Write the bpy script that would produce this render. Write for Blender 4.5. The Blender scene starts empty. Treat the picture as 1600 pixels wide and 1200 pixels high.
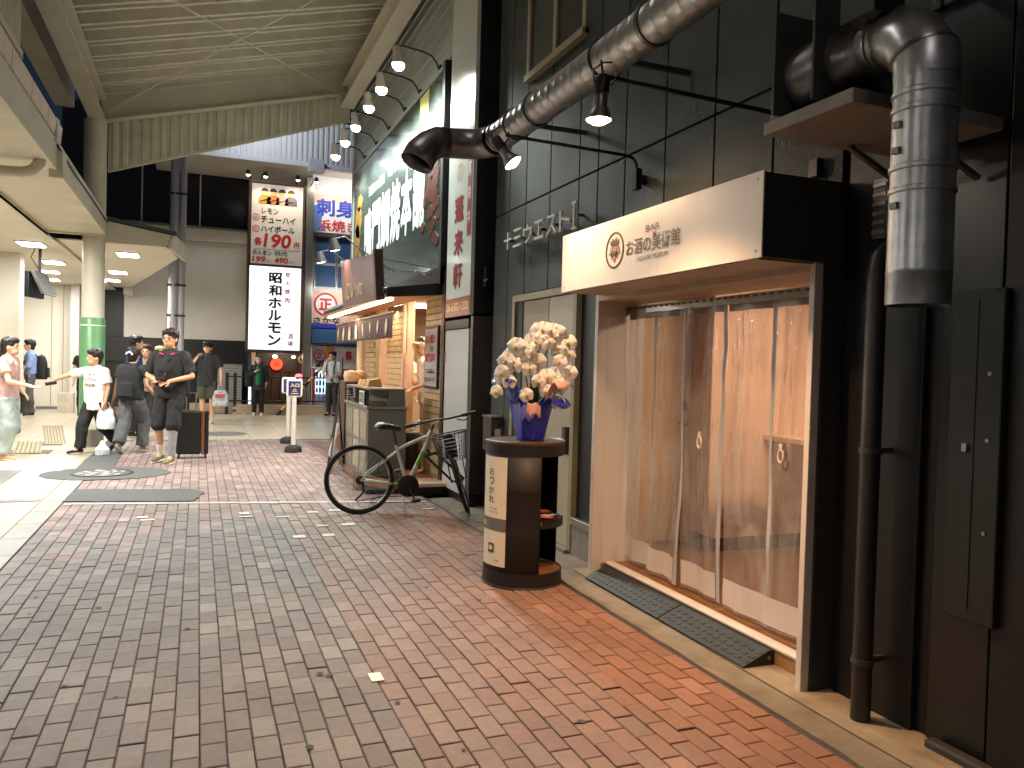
import bpy, bmesh, math, random
from mathutils import Vector, Matrix, noise as mnoise
R = math.radians
random.seed(7)
S = bpy.context.scene
COL = S.collection
# ------------------------------------------------------------------ camera
cam_d = bpy.data.cameras.new('camera'); cam = bpy.data.objects.new('camera', cam_d); COL.objects.link(cam)
_rx, _fw, _up = (.92967334, .01756632, .3679659), (-.36732584, -.03148507, .92955926), (.02791437, -.99934985, -.02281827)
cam.matrix_world = Matrix(((_rx[0], -_rx[1], -_rx[2], 0), (_fw[0], -_fw[1], -_fw[2], 0), (_up[0], -_up[1], -_up[2], 1.48), (0, 0, 0, 1)))
cam_d.sensor_fit = 'HORIZONTAL'; cam_d.sensor_width = 36; cam_d.lens = 27.9; cam_d.clip_start = .05; cam_d.clip_end = 600
S.camera = cam
# ------------------------------------------------------------------ night sky
W = bpy.data.worlds.new('World'); S.world = W; W.use_nodes = True
wn = W.node_tree.nodes; wl = W.node_tree.links
sky = wn.new('ShaderNodeTexSky'); sky.sky_type = 'NISHITA'; sky.sun_disc = False
sky.sun_elevation = R(30); sky.sun_rotation = R(200); sky.air_density = 1.0; sky.ozone_density = 3.0
wl.new(sky.outputs[0], wn['Background'].inputs['Color']); wn['Background'].inputs['Strength'].default_value = .004
# ------------------------------------------------------------------ exposure and render
S.view_settings.view_transform = 'Standard'; S.view_settings.look = 'None'; S.view_settings.exposure = .42; S.view_settings.gamma = 1
S.cycles.use_denoising = True; S.cycles.max_bounces = 7; S.cycles.diffuse_bounces = 3; S.cycles.glossy_bounces = 3
S.cycles.transparent_max_bounces = 12; S.cycles.transmission_bounces = 4; S.cycles.sample_clamp_indirect = 4; S.cycles.caustics_reflective = False; S.cycles.caustics_refractive = False
S.cycles.use_adaptive_sampling = True; S.cycles.adaptive_threshold = .03

# ================================================================== helpers
def sr(r, g, b):
    f = lambda c: (c/255/12.92) if c/255 <= .04045 else ((c/255+.055)/1.055)**2.4
    return (f(r), f(g), f(b))
MATS = {}
def mat(name, col, rough=.6, metal=0., var=.12, vs=6., bump=0., bs=60., spec=.5, dirt=0., ds=1.5, dcol=None, alpha=None, trans=0., emit=None, estr=0., coat=0., stretch=None, attr=None, objcol=False, sheen=0.):
    if name in MATS: return MATS[name]
    m = bpy.data.materials.new(name); m.use_nodes = True; MATS[name] = m
    n, l = m.node_tree.nodes, m.node_tree.links
    b = n['Principled BSDF']
    b.inputs['Roughness'].default_value = rough; b.inputs['Metallic'].default_value = metal
    b.inputs['Specular IOR Level'].default_value = spec
    if coat: b.inputs['Coat Weight'].default_value = coat
    if sheen: b.inputs['Sheen Weight'].default_value = sheen
    if trans: b.inputs['Transmission Weight'].default_value = trans
    geo = n.new('ShaderNodeNewGeometry'); pos = geo.outputs['Position']
    if stretch:
        mp = n.new('ShaderNodeVectorMath'); mp.operation = 'MULTIPLY'; mp.inputs[1].default_value = stretch
        l.new(pos, mp.inputs[0]); pos = mp.outputs[0]
    base = None
    if attr:
        a = n.new('ShaderNodeVertexColor'); a.layer_name = attr; base = a.outputs['Color']
    elif objcol:
        a = n.new('ShaderNodeObjectInfo'); base = a.outputs['Color']
    tx = n.new('ShaderNodeTexNoise'); tx.inputs['Scale'].default_value = vs; tx.inputs['Detail'].default_value = 5
    l.new(pos, tx.inputs['Vector'])
    mr = n.new('ShaderNodeMapRange'); mr.inputs['From Min'].default_value = .3; mr.inputs['From Max'].default_value = .7
    mr.inputs['To Min'].default_value = 1-var; mr.inputs['To Max'].default_value = 1+var
    l.new(tx.outputs['Fac'], mr.inputs['Value'])
    mx = n.new('ShaderNodeVectorMath'); mx.operation = 'SCALE'
    if base is not None: l.new(base, mx.inputs[0])
    else: mx.inputs[0].default_value = col
    l.new(mr.outputs[0], mx.inputs['Scale']); cur = mx.outputs[0]
    if dirt:
        t2 = n.new('ShaderNodeTexNoise'); t2.inputs['Scale'].default_value = ds; t2.inputs['Detail'].default_value = 8; t2.inputs['Roughness'].default_value = .7
        l.new(pos, t2.inputs['Vector'])
        m2 = n.new('ShaderNodeMapRange'); m2.inputs['From Min'].default_value = .48; m2.inputs['From Max'].default_value = .72; m2.inputs['To Max'].default_value = dirt
        l.new(t2.outputs['Fac'], m2.inputs['Value'])
        mm = n.new('ShaderNodeMix'); mm.data_type = 'RGBA'
        l.new(m2.outputs[0], mm.inputs['Factor']); l.new(cur, mm.inputs['A'])
        mm.inputs['B'].default_value = (*(dcol or (.03, .027, .022)), 1); cur = mm.outputs['Result']
        r2 = n.new('ShaderNodeMapRange'); r2.inputs['To Min'].default_value = max(.02, rough-.12); r2.inputs['To Max'].default_value = min(1, rough+.15)
        l.new(t2.outputs['Fac'], r2.inputs['Value']); l.new(r2.outputs[0], b.inputs['Roughness'])
    l.new(cur, b.inputs['Base Color'])
    if bump:
        t3 = n.new('ShaderNodeTexNoise'); t3.inputs['Scale'].default_value = bs; t3.inputs['Detail'].default_value = 4
        l.new(pos, t3.inputs['Vector'])
        bp = n.new('ShaderNodeBump'); bp.inputs['Strength'].default_value = bump; bp.inputs['Distance'].default_value = .01
        l.new(t3.outputs['Fac'], bp.inputs['Height']); l.new(bp.outputs[0], b.inputs['Normal'])
    if emit:
        b.inputs['Emission Color'].default_value = (*emit, 1); b.inputs['Emission Strength'].default_value = estr
    return m

def clear_mat(name, tint=(1, 1, 1), rough=.05, ior=1.45, film=.0, bump=0., bs=6., cloud=0.):
    m = bpy.data.materials.new(name); m.use_nodes = True; n, l = m.node_tree.nodes, m.node_tree.links
    for x in list(n):
        if x.type == 'BSDF_PRINCIPLED': n.remove(x)
    out = [x for x in n if x.type == 'OUTPUT_MATERIAL'][0]
    t = n.new('ShaderNodeBsdfTransparent'); t.inputs[0].default_value = (*tint, 1)
    g = n.new('ShaderNodeBsdfGlossy'); g.inputs['Roughness'].default_value = rough
    f = n.new('ShaderNodeFresnel'); f.inputs['IOR'].default_value = ior
    x = n.new('ShaderNodeMixShader'); l.new(f.outputs[0], x.inputs[0]); l.new(t.outputs[0], x.inputs[1]); l.new(g.outputs[0], x.inputs[2])
    last = x
    if film:
        d = n.new('ShaderNodeBsdfDiffuse'); d.inputs[0].default_value = (.8, .8, .8, 1)
        y = n.new('ShaderNodeMixShader'); y.inputs[0].default_value = film; l.new(x.outputs[0], y.inputs[1])
        if cloud:
            gg = n.new('ShaderNodeNewGeometry'); vv = n.new('ShaderNodeVectorMath'); vv.operation = 'MULTIPLY'; vv.inputs[1].default_value = (1, 1.5, .3); l.new(gg.outputs['Position'], vv.inputs[0])
            tn = n.new('ShaderNodeTexNoise'); tn.inputs['Scale'].default_value = 5; tn.inputs['Detail'].default_value = 6; tn.inputs['Distortion'].default_value = 1.2; l.new(vv.outputs[0], tn.inputs['Vector'])
            mr = n.new('ShaderNodeMapRange'); mr.inputs['From Min'].default_value = .35; mr.inputs['From Max'].default_value = .7; mr.inputs['To Min'].default_value = film*.45; mr.inputs['To Max'].default_value = cloud
            l.new(tn.outputs['Fac'], mr.inputs['Value']); l.new(mr.outputs[0], y.inputs[0]); l.new(d.outputs[0], y.inputs[2]); last = y
    if bump:
        geo = n.new('ShaderNodeNewGeometry'); t3 = n.new('ShaderNodeTexNoise'); t3.inputs['Scale'].default_value = bs; t3.inputs['Detail'].default_value = 2
        vm = n.new('ShaderNodeVectorMath'); vm.operation = 'MULTIPLY'; vm.inputs[1].default_value = (1, 1.6, .35); l.new(geo.outputs['Position'], vm.inputs[0])
        l.new(vm.outputs[0], t3.inputs['Vector']); bp = n.new('ShaderNodeBump'); bp.inputs['Strength'].default_value = bump; bp.inputs['Distance'].default_value = .03
        l.new(t3.outputs['Fac'], bp.inputs['Height']); l.new(bp.outputs[0], g.inputs['Normal']); l.new(bp.outputs[0], f.inputs['Normal'])
    l.new(last.outputs[0], out.inputs['Surface']); return m

def emis(name, col, strength):
    if name in MATS: return MATS[name]
    m = bpy.data.materials.new(name); m.use_nodes = True; n, l = m.node_tree.nodes, m.node_tree.links
    for x in list(n):
        if x.type == 'BSDF_PRINCIPLED': n.remove(x)
    out = [x for x in n if x.type == 'OUTPUT_MATERIAL'][0]
    e = n.new('ShaderNodeEmission'); e.inputs[0].default_value = (*col, 1); e.inputs[1].default_value = strength
    l.new(e.outputs[0], out.inputs['Surface']); MATS[name] = m
    if strength > 5: m.cycles.emission_sampling = 'NONE'      # a real lamp beside it carries the light
    return m

def frame_of(d):
    d = Vector(d).normalized(); a = Vector((0, 0, 1)) if abs(d.z) < .9 else Vector((1, 0, 0))
    u = d.cross(a).normalized(); return u, d.cross(u).normalized()

class MB:
    def __init__(s): s.v = []; s.f = []; s.c = []
    def add(s, vs, fs):
        o = len(s.v); s.v += [tuple(p) for p in vs]; s.f += [tuple(i+o for i in f) for f in fs]; return s
    def box(s, x0, x1, y0, y1, z0, z1):
        vs = [(x0,y0,z0),(x1,y0,z0),(x1,y1,z0),(x0,y1,z0),(x0,y0,z1),(x1,y0,z1),(x1,y1,z1),(x0,y1,z1)]
        return s.add(vs, [(0,3,2,1),(4,5,6,7),(0,1,5,4),(1,2,6,5),(2,3,7,6),(3,0,4,7)])
    def obox(s, c, ax, h):
        c = Vector(c); a = [Vector(x).normalized()*k for x, k in zip(ax, h)]
        vs = [c+sx*a[0]+sy*a[1]+sz*a[2] for sz in (-1, 1) for sx, sy in ((-1,-1),(1,-1),(1,1),(-1,1))]
        return s.add(vs, [(0,3,2,1),(4,5,6,7),(0,1,5,4),(1,2,6,5),(2,3,7,6),(3,0,4,7)])
    def bar(s, p0, p1, w, h=None):
        p0, p1 = Vector(p0), Vector(p1); u, v = frame_of(p1-p0)
        return s.obox((p0+p1)/2, (u, v, p1-p0), (w/2, (h or w)/2, (p1-p0).length/2))
    def tube(s, path, r, n=10, cap=True, closed=False):
        P = [Vector(p) for p in path]; k = len(P); rs = r if isinstance(r, (list, tuple)) else [r]*k
        vs, fs = [], []; u = None
        for i, p in enumerate(P):
            d = (P[(i+1) % k]-P[i-1]) if closed else (P[min(i+1, k-1)]-P[max(i-1, 0)])
            d = d.normalized() if d.length > 1e-9 else Vector((0, 0, 1))
            if u is None: u, _ = frame_of(d)
            u = (u-d*u.dot(d)); u = u.normalized() if u.length > 1e-6 else frame_of(d)[0]
            w = d.cross(u)
            for j in range(n):
                a = 2*math.pi*j/n; vs.append(p+(u*math.cos(a)+w*math.sin(a))*rs[i])
        for i in range(k if closed else k-1):
            for j in range(n):
                a, b = i*n+j, i*n+(j+1) % n; c, d = ((i+1) % k)*n+(j+1) % n, ((i+1) % k)*n+j
                fs.append((a, b, c, d))
        if cap and not closed: fs += [tuple(range(n))[::-1], tuple(range((k-1)*n, k*n))]
        return s.add(vs, fs)
    def lathe(s, prof, c=(0, 0, 0), n=24, axis=(0, 0, 1), a0=0., a1=None, closed_profile=False):
        c = Vector(c); ax = Vector(axis).normalized()
        if abs(ax.z) > .99: u, w = Vector((1, 0, 0)), Vector((0, 1, 0))*(1 if ax.z > 0 else -1)
        else: u, w = frame_of(ax); w = ax.cross(u)
        full = a1 is None; m = n if full else n+1; vs, fs = [], []
        for i in range(m):
            a = a0+((2*math.pi) if full else (a1-a0))*i/n
            for r, h in prof: vs.append(c+ax*h+(u*math.cos(a)+w*math.sin(a))*r)
        k = len(prof)
        for i in range(n):
            i2 = (i+1) % m
            for j in range(k if closed_profile else k-1):
                j2 = (j+1) % k
                fs.append((i*k+j, i2*k+j, i2*k+j2, i*k+j2))
        if not full and closed_profile: fs += [tuple(range(k)), tuple(range(n*k, n*k+k))[::-1]]
        return s.add(vs, fs)
    def prism(s, poly, d):
        d = Vector(d); k = len(poly); P = [Vector(p) for p in poly]
        return s.add(P+[p+d for p in P], [tuple(range(k))[::-1], tuple(range(k, 2*k))]+[(i, (i+1) % k, k+(i+1) % k, k+i) for i in range(k)])
    def ell(s, c, r, ax=None, nu=14, nv=9):
        c = Vector(c); ax = [Vector(a) for a in (ax or ((1,0,0),(0,1,0),(0,0,1)))]
        vs = [c-ax[2]*r[2]]; fs = []
        for i in range(1, nv):
            t = math.pi*i/nv-math.pi/2
            for j in range(nu):
                a = 2*math.pi*j/nu
                vs.append(c+ax[0]*(r[0]*math.cos(t)*math.cos(a))+ax[1]*(r[1]*math.cos(t)*math.sin(a))+ax[2]*(r[2]*math.sin(t)))
        vs.append(c+ax[2]*r[2]); L = len(vs)-1
        for j in range(nu):
            fs.append((0, 1+(j+1) % nu, 1+j)); fs.append((L, 1+(nv-2)*nu+j, 1+(nv-2)*nu+(j+1) % nu))
            for i in range(nv-2):
                a = 1+i*nu+j; b = 1+i*nu+(j+1) % nu; fs.append((a, b, b+nu, a+nu))
        return s.add(vs, fs)
    def grid(s, fn, nu, nv):
        vs = [fn(i/nu, j/nv) for i in range(nu+1) for j in range(nv+1)]
        return s.add(vs, [(i*(nv+1)+j, (i+1)*(nv+1)+j, (i+1)*(nv+1)+j+1, i*(nv+1)+j+1) for i in range(nu) for j in range(nv)])
    def mesh(s, name):
        me = bpy.data.meshes.new(name); me.from_pydata(s.v, [], s.f); me.update(); return me

def put(name, mb, m, parent=None, smooth=False, bevel=0., label=None, recalc=True, solid=0.):
    me = mb.mesh(name) if isinstance(mb, MB) else mb
    if recalc and isinstance(mb, MB):
        b = bmesh.new(); b.from_mesh(me); bmesh.ops.recalc_face_normals(b, faces=b.faces); b.to_mesh(me); b.free()
    o = bpy.data.objects.new(name, me); COL.objects.link(o)
    if m is not None: me.materials.append(m)
    if smooth:
        for p in me.polygons: p.use_smooth = True
        me.set_sharp_from_angle(angle=R(38))
    if parent is not None:
        o.parent = parent; o.matrix_parent_inverse = INV.get(parent.name, Matrix())
    if solid:
        sm = o.modifiers.new('solid', 'SOLIDIFY'); sm.thickness = solid
    if bevel:
        bv = o.modifiers.new('bevel', 'BEVEL'); bv.width = bevel; bv.segments = 2; bv.limit_method = 'ANGLE'; bv.angle_limit = R(40)
    if label: o['label'] = label
    return o
INV = {}
def thing(name, label, cat, loc=(0, 0, 0), group=None, kind=None):
    o = bpy.data.objects.new(name, None); COL.objects.link(o); o.location = loc; o.empty_display_size = .1
    INV[o.name] = Matrix.Translation(-Vector(loc))
    o['label'] = label; o['category'] = cat
    if group: o['group'] = group
    if kind: o['kind'] = kind
    return o
def tag(o, label=None, cat=None, group=None, kind=None):
    if label: o['label'] = label
    if cat: o['category'] = cat
    if group: o['group'] = group
    if kind: o['kind'] = kind
    return o
def dup(root, loc=None, rot=None, label=None):
    r = root.copy(); COL.objects.link(r)
    if loc is not None: r.location = loc
    if rot is not None: r.rotation_euler = rot
    if label: r['label'] = label
    def rec(a, b):
        for ch in [c for c in bpy.data.objects if c.parent == a and c is not b]:
            c = ch.copy(); COL.objects.link(c); c.parent = b; rec(ch, c)
    rec(root, r); return r
TMP = bpy.data.scenes.new('workbench')      # scratch scene for text and remeshed shapes, removed at the end
def tmp_dg():
    vl = TMP.view_layers[0]; vl.update(); return vl.depsgraph
def glyphs(body, bold=0., line=1.0, spacing=1.0, extrude=0., res=3):
    cu = bpy.data.curves.new('txt', 'FONT'); cu.body = body; cu.size = 1; cu.offset = min(bold, .005); cu.space_line = line; cu.space_character = spacing
    cu.extrude = extrude; cu.resolution_u = res; cu.align_x = 'CENTER'
    o = bpy.data.objects.new('txt', cu); TMP.collection.objects.link(o)
    dg = tmp_dg(); me = bpy.data.meshes.new_from_object(o.evaluated_get(dg))
    bpy.data.objects.remove(o); bpy.data.curves.remove(cu)
    if bold > .008 and not extrude:       # heavier strokes: shifted layers, each a hair further out
        vs = [tuple(v.co) for v in me.vertices]; fs = [tuple(p.vertices) for p in me.polygons]; V2, F2 = [], []
        for k, (dx, dy) in enumerate(((0, 0), (1, 0), (-1, 0), (0, 1), (0, -1), (.7, .7), (-.7, -.7), (.7, -.7), (-.7, .7))):
            o_ = len(V2); V2 += [(x+dx*bold, y+dy*bold, .00035*k) for x, y, z in vs]; F2 += [tuple(i+o_ for i in f) for f in fs]
        bpy.data.meshes.remove(me); me = bpy.data.meshes.new('txt'); me.from_pydata(V2, [], F2); me.update()
    return me
def letter(name, body, O, u, v, w, h, m, parent, bold=0., line=1.0, depth=.0, lift=.003, spacing=1.0, shear=0., label=None):
    """lettering that fills the rectangle of width w (along u) and height h (along v) from its lower corner O"""
    u, v = Vector(u).normalized(), Vector(v).normalized(); nn = u.cross(v); O = Vector(O)
    me = glyphs(body, bold, line, spacing, extrude=.5 if depth else 0.)
    xs = [q.co.x for q in me.vertices]; ys = [q.co.y for q in me.vertices]
    x0, x1, y0, y1 = min(xs), max(xs), min(ys), max(ys)
    for q in me.vertices:
        a = (q.co.x-x0)/max(1e-6, x1-x0); b = (q.co.y-y0)/max(1e-6, y1-y0)
        q.co = O+u*(a*w+shear*b*h)+v*(b*h)+nn*(lift+(q.co.z+.5)*depth if depth else lift+q.co.z)
    me.update(); me.materials.clear()
    return put(name, me, m, parent, label=label)
XL = dict(u=(0, -1, 0), v=(0, 0, 1))      # a face that looks towards -X
YL = dict(u=(1, 0, 0), v=(0, 0, 1))       # a face that looks towards -Y
def lamp(name, kind, loc, energy, col, parent, target=None, size=.05, spot=60, blend=.5, sy=None):
    d = bpy.data.lights.new(name, kind); d.energy = energy; d.color = col
    if kind == 'AREA':
        d.shape = 'RECTANGLE' if sy else 'DISK'; d.size = size
        if sy: d.size_y = sy
    elif kind == 'SPOT': d.spot_size = R(spot); d.spot_blend = blend; d.shadow_soft_size = size
    else: d.shadow_soft_size = size
    o = bpy.data.objects.new(name, d); COL.objects.link(o); o.location = loc
    if target is not None: o.rotation_euler = (Vector(target)-Vector(loc)).to_track_quat('-Z', 'Y').to_euler()
    if parent is not None: o.parent = parent; o.matrix_parent_inverse = INV.get(parent.name, Matrix())
    return o
def remesh(mb, vox, name, m, parent, fold=0., fs=30., smooth_it=2, cuts=()):
    me = mb.mesh(name); o = bpy.data.objects.new(name, me); TMP.collection.objects.link(o)
    md = o.modifiers.new('r', 'REMESH'); md.mode = 'VOXEL'; md.voxel_size = vox; md.use_smooth_shade = True
    if smooth_it:
        sm = o.modifiers.new('s', 'SMOOTH'); sm.iterations = smooth_it; sm.factor = .5
    dg = tmp_dg(); e = bpy.data.meshes.new_from_object(o.evaluated_get(dg))
    bpy.data.objects.remove(o); bpy.data.meshes.remove(me)
    if fold:
        ns = [q.normal.copy() for q in e.vertices]
        for q, nn in zip(e.vertices, ns):
            p = q.co; k = mnoise.noise(Vector((p.x*fs, p.y*fs, p.z*fs*.55)))+.5*mnoise.noise(Vector((p.x*fs*2.1, p.y*fs*2.1, p.z*fs*1.2+9)))
            q.co = p+nn*(k*fold)
        e.update()
    for p in e.polygons: p.use_smooth = True
    e.name = name; e.materials.clear()
    return put(name, e, m, parent)
# ================================================================== materials
m_grout = mat('grout', sr(82, 76, 72), .9, var=.2, vs=20)
m_brick_obj = mat('paver', (0, 0, 0), .62, var=.09, vs=24, bump=.3, bs=240, objcol=True, dirt=.42, ds=.8, dcol=(.085, .075, .068))
m_brick_att = mat('paver_field', (0, 0, 0), .62, var=.09, vs=24, bump=.3, bs=240, attr='Col', dirt=.42, ds=.8, dcol=(.085, .075, .068))
m_tile = mat('cream_tile', sr(184, 172, 150), .32, var=.06, vs=5, dirt=.12, ds=1.1, dcol=(.25, .2, .14), spec=.5)
m_tile_dk = mat('grey_tile', sr(112, 112, 110), .4, var=.08, vs=8, dirt=.15)
m_granite = mat('kerb_granite', sr(140, 142, 138), .5, var=.25, vs=150, dirt=.2, ds=2)
m_conc = mat('concrete', sr(130, 120, 104), .85, var=.18, vs=9, bump=.4, bs=40, dirt=.55, ds=2.4, dcol=(.12, .1, .075))
m_asph = mat('asphalt', sr(88, 90, 90), .85, var=.3, vs=120, bump=.5, bs=200)
m_ground = mat('ground_base', sr(70, 68, 66), .9, var=.2, vs=2)
m_white = mat('white_marker', sr(200, 200, 186), .4, var=.05)
m_siding = mat('dark_siding', sr(52, 58, 56), .58, var=.25, vs=3, bump=.6, bs=120, dirt=.45, ds=1.6, dcol=(.075, .08, .075))
m_black = mat('black_paint', sr(20, 20, 21), .45, var=.15, vs=10)
m_dkgrey = mat('dark_grey', sr(58, 58, 56), .5, var=.12, vs=10)
m_alu = mat('aluminium', sr(165, 162, 155), .35, .9, var=.08, vs=12)
m_beigeframe = mat('beige_frame', sr(150, 138, 112), .45, var=.08)
m_wpaint = mat('white_paint', sr(214, 206, 198), .5, var=.05, vs=4, dirt=.1, ds=2, dcol=(.3, .26, .2))
m_signface = mat('sign_face', sr(208, 204, 202), .38, var=.03, vs=3, dirt=.16, ds=3.5, dcol=(.36, .3, .25), stretch=(1, 2.5, .5))
m_ink = mat('brown_ink', sr(78, 56, 40), .5, var=.1)
m_red = mat('red_paint', sr(200, 30, 32), .5, var=.05)
m_gal = mat('galvanised', sr(176, 176, 177), .36, .9, var=.2, vs=16, bump=.04, bs=9, dirt=.35, ds=4, dcol=(.12, .1, .085))
m_gal_dk = mat('dark_galvanised', sr(124, 122, 121), .36, .85, var=.22, vs=14, bump=.04, bs=9, dirt=.35, ds=4, dcol=(.08, .065, .055))
m_glass_dk = mat('dark_glass', sr(24, 27, 28), .3, var=.1, spec=.6)
m_wood_or = mat('plywood', sr(212, 178, 150), .5, var=.10, vs=5, stretch=(6, 6, .6))
m_wood_fl = mat('wood_floor', sr(122, 84, 54), .42, var=.25, vs=6, stretch=(1, 7, 1))
m_rubber = mat('black_rubber', sr(34, 34, 34), .6, var=.2, vs=20, bump=.3, bs=80)
m_beige_door = mat('beige_door', sr(150, 138, 116), .45, var=.05, vs=3, dirt=.12)
m_stone = mat('grey_stone', sr(140, 134, 124), .7, var=.12, vs=14, bump=.2, bs=90)
m_cream = mat('cream_wall', sr(234, 228, 212), .6, var=.03, vs=2, dirt=.05, ds=1, dcol=(.5, .45, .36))
m_cream_steel = mat('cream_steel', sr(208, 203, 184), .45, var=.06, vs=3, dirt=.16, ds=2.2, dcol=(.2, .17, .12))
m_deck = mat('roof_deck', sr(212, 206, 188), .55, var=.08, vs=4, dirt=.22, ds=1.6, dcol=(.14, .12, .09))
m_green = mat('green_paint', sr(96, 146, 100), .4, var=.06, vs=5)
m_brownpaint = mat('brown_paint', sr(70, 48, 36), .5, var=.1)
m_steelpl = mat('brown_steel', sr(96, 88, 80), .38, .5, var=.08, vs=6, dirt=.15)

# ================================================================== ground and pavement
g = put('ground', MB().box(-60, 60, -20, 90, -.6, -.05), m_ground); g['kind'] = 'structure'
CW, BL = .0962, .1865
X0, X1, YB0, YB1 = -1.22, 2.36, .9, 15.25
bp = put('brick_pavement', MB().box(X0, X1, YB0, YB1, -.05, -.008), m_grout); bp['kind'] = 'structure'
def brick_mesh(name, w, l):
    b = .004; hw, hl = w/2, l/2; z0, z1 = -.03, 0
    return MB().add([(-hw,-hl,z0),(hw,-hl,z0),(hw,hl,z0),(-hw,hl,z0),(-hw,-hl,z1-b*.6),(hw,-hl,z1-b*.6),(hw,hl,z1-b*.6),(-hw,hl,z1-b*.6),
        (-hw+b,-hl+b,z1),(hw-b,-hl+b,z1),(hw-b,hl-b,z1),(-hw+b,hl-b,z1)],
        [(8,9,10,11),(4,5,9,8),(5,6,10,9),(6,7,11,10),(7,4,8,11),(0,1,5,4),(1,2,6,5),(2,3,7,6),(3,0,4,7)])
bm_variants = []
for k in range(4):
    me = brick_mesh('brick', CW-.0055-.0008*k, BL-.0055-.0006*k).mesh('brick'); me.materials.append(m_brick_obj); bm_variants.append(me)
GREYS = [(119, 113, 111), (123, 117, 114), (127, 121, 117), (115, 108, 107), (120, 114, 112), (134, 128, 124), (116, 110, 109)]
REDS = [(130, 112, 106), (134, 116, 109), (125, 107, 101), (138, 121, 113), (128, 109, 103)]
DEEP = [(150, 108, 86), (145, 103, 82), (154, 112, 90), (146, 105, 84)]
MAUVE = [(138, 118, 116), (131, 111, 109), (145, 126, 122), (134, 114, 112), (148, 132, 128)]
cells = []
ncol = int((X1-X0)/CW)+1
for i in range(ncol):
    xc = X0+(i+.5)*CW
    if xc > X1-.02: continue
    j = 0; y = YB0+(0 if i % 2 else -BL/2)+.07
    while y < YB1:
        yc = y+BL/2
        if yc > YB0+.05 and yc < YB1-.05:
            t = random.random()
            red = xc > .77+random.gauss(0, .004)
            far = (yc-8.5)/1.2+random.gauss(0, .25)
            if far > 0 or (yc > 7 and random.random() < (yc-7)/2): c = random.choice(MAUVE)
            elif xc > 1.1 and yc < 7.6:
                f_ = min(1, max(0, (xc-1.1)/1.0+random.gauss(0, .08))); p_, q_ = random.choice(REDS), random.choice(DEEP); c = tuple(a*(1-f_)+b*f_ for a, b in zip(p_, q_))  # pavers turn orange towards the bar: their own red plus painted lamp wash
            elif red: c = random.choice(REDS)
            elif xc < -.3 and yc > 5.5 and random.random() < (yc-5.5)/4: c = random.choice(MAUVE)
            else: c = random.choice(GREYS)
            if random.random() < .05: c = tuple(min(255, q+14) for q in c)
            k = random.uniform(.95, 1.04)
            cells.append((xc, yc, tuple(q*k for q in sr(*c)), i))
        y += BL
_vpx = lambda xc, yc: (abs((xc*.9297-yc*.3673)/max(.1, (xc*.368+yc*.9296))) < .68 and yc > 2.1 - .0*xc and (1.48/max(.1, (xc*.368+yc*.9296))) < .53)
cells.sort(key=lambda c: (0 if _vpx(c[0], c[1]) else 1, c[0]**2+c[1]**2))
field = MB(); fcol = []
for n_, (xc, yc, c, i) in enumerate(cells):
    dz = random.gauss(0, .0014)
    if n_ < 300:
        o = bpy.data.objects.new('brick', bm_variants[n_ % 4]); COL.objects.link(o); o.parent = bp
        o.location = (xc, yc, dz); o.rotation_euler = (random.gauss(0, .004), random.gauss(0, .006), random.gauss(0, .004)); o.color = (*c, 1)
    else:
        src = brick_mesh('x', CW-.0055-.0008*(n_ % 4), BL-.0055-.0006*(n_ % 4)); tx, ty = random.gauss(0, .004), random.gauss(0, .005)
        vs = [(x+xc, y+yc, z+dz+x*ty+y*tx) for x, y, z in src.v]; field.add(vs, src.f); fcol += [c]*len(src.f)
fo = put('brick_field', field, m_brick_att, bp, recalc=False); fo['kind'] = 'stuff'
ca = fo.data.color_attributes.new('Col', 'FLOAT_COLOR', 'CORNER')
flat = []
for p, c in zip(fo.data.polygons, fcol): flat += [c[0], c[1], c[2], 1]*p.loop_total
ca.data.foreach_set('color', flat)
for x, y, w, l in ((.80, 3.65, .06, .1), (-.45, 7.94, .09, .08), (-.40, 7.80, .12, .07), (.43, 7.93, .09, .09), (.44, 7.76, .13, .05), (.76, 7.68, .13, .05), (1.06, 7.85, .1, .08), (.81, 6.78, .1, .1), (1.05, 6.78, .1, .09), (1.06, 7.18, .1, .06), (1.29, 7.19, .12, .1), (1.29, 7.90, .13, .08), (2.2, 7.78, .12, .06), (.79, 8.66, .07, .05)):
    put('marker_plate', MB().box(x-w/2, x+w/2, y-l/2, y+l/2, .002, .0065), m_white, bp)
# pale joint line across the bricks
st = MB(); 
for a in range(7):
    xa = -1.2+a*.5; xb = xa+.495; ya = 8.78-.174*(xa+1.21); yb = 8.78-.174*(xb+1.21)
    st.add([(xa, ya, .0055), (xb, yb, .0055), (xb, yb+.08, .0055), (xa, ya+.08, .0055)], [(0, 1, 2, 3)])
put('joint_strip', st, mat('pale_strip', sr(205, 200, 196), .35, .0, var=.1, dirt=.3, ds=5), bp)
random.seed(33)
m_gum = mat('gum_stain', sr(70, 66, 63), .8)
for k in range(46):
    gx, gy, gr = random.uniform(-1.1, 2.25), random.uniform(2.1, 8.4), random.uniform(.006, .017)
    put('gum_spot', MB().add([(gx+gr*math.cos(a*.7)*random.uniform(.8, 1.25), gy+gr*math.sin(a*.7)*random.uniform(.8, 1.25), .0042) for a in range(9)], [tuple(range(9))]), m_gum, bp)
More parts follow.
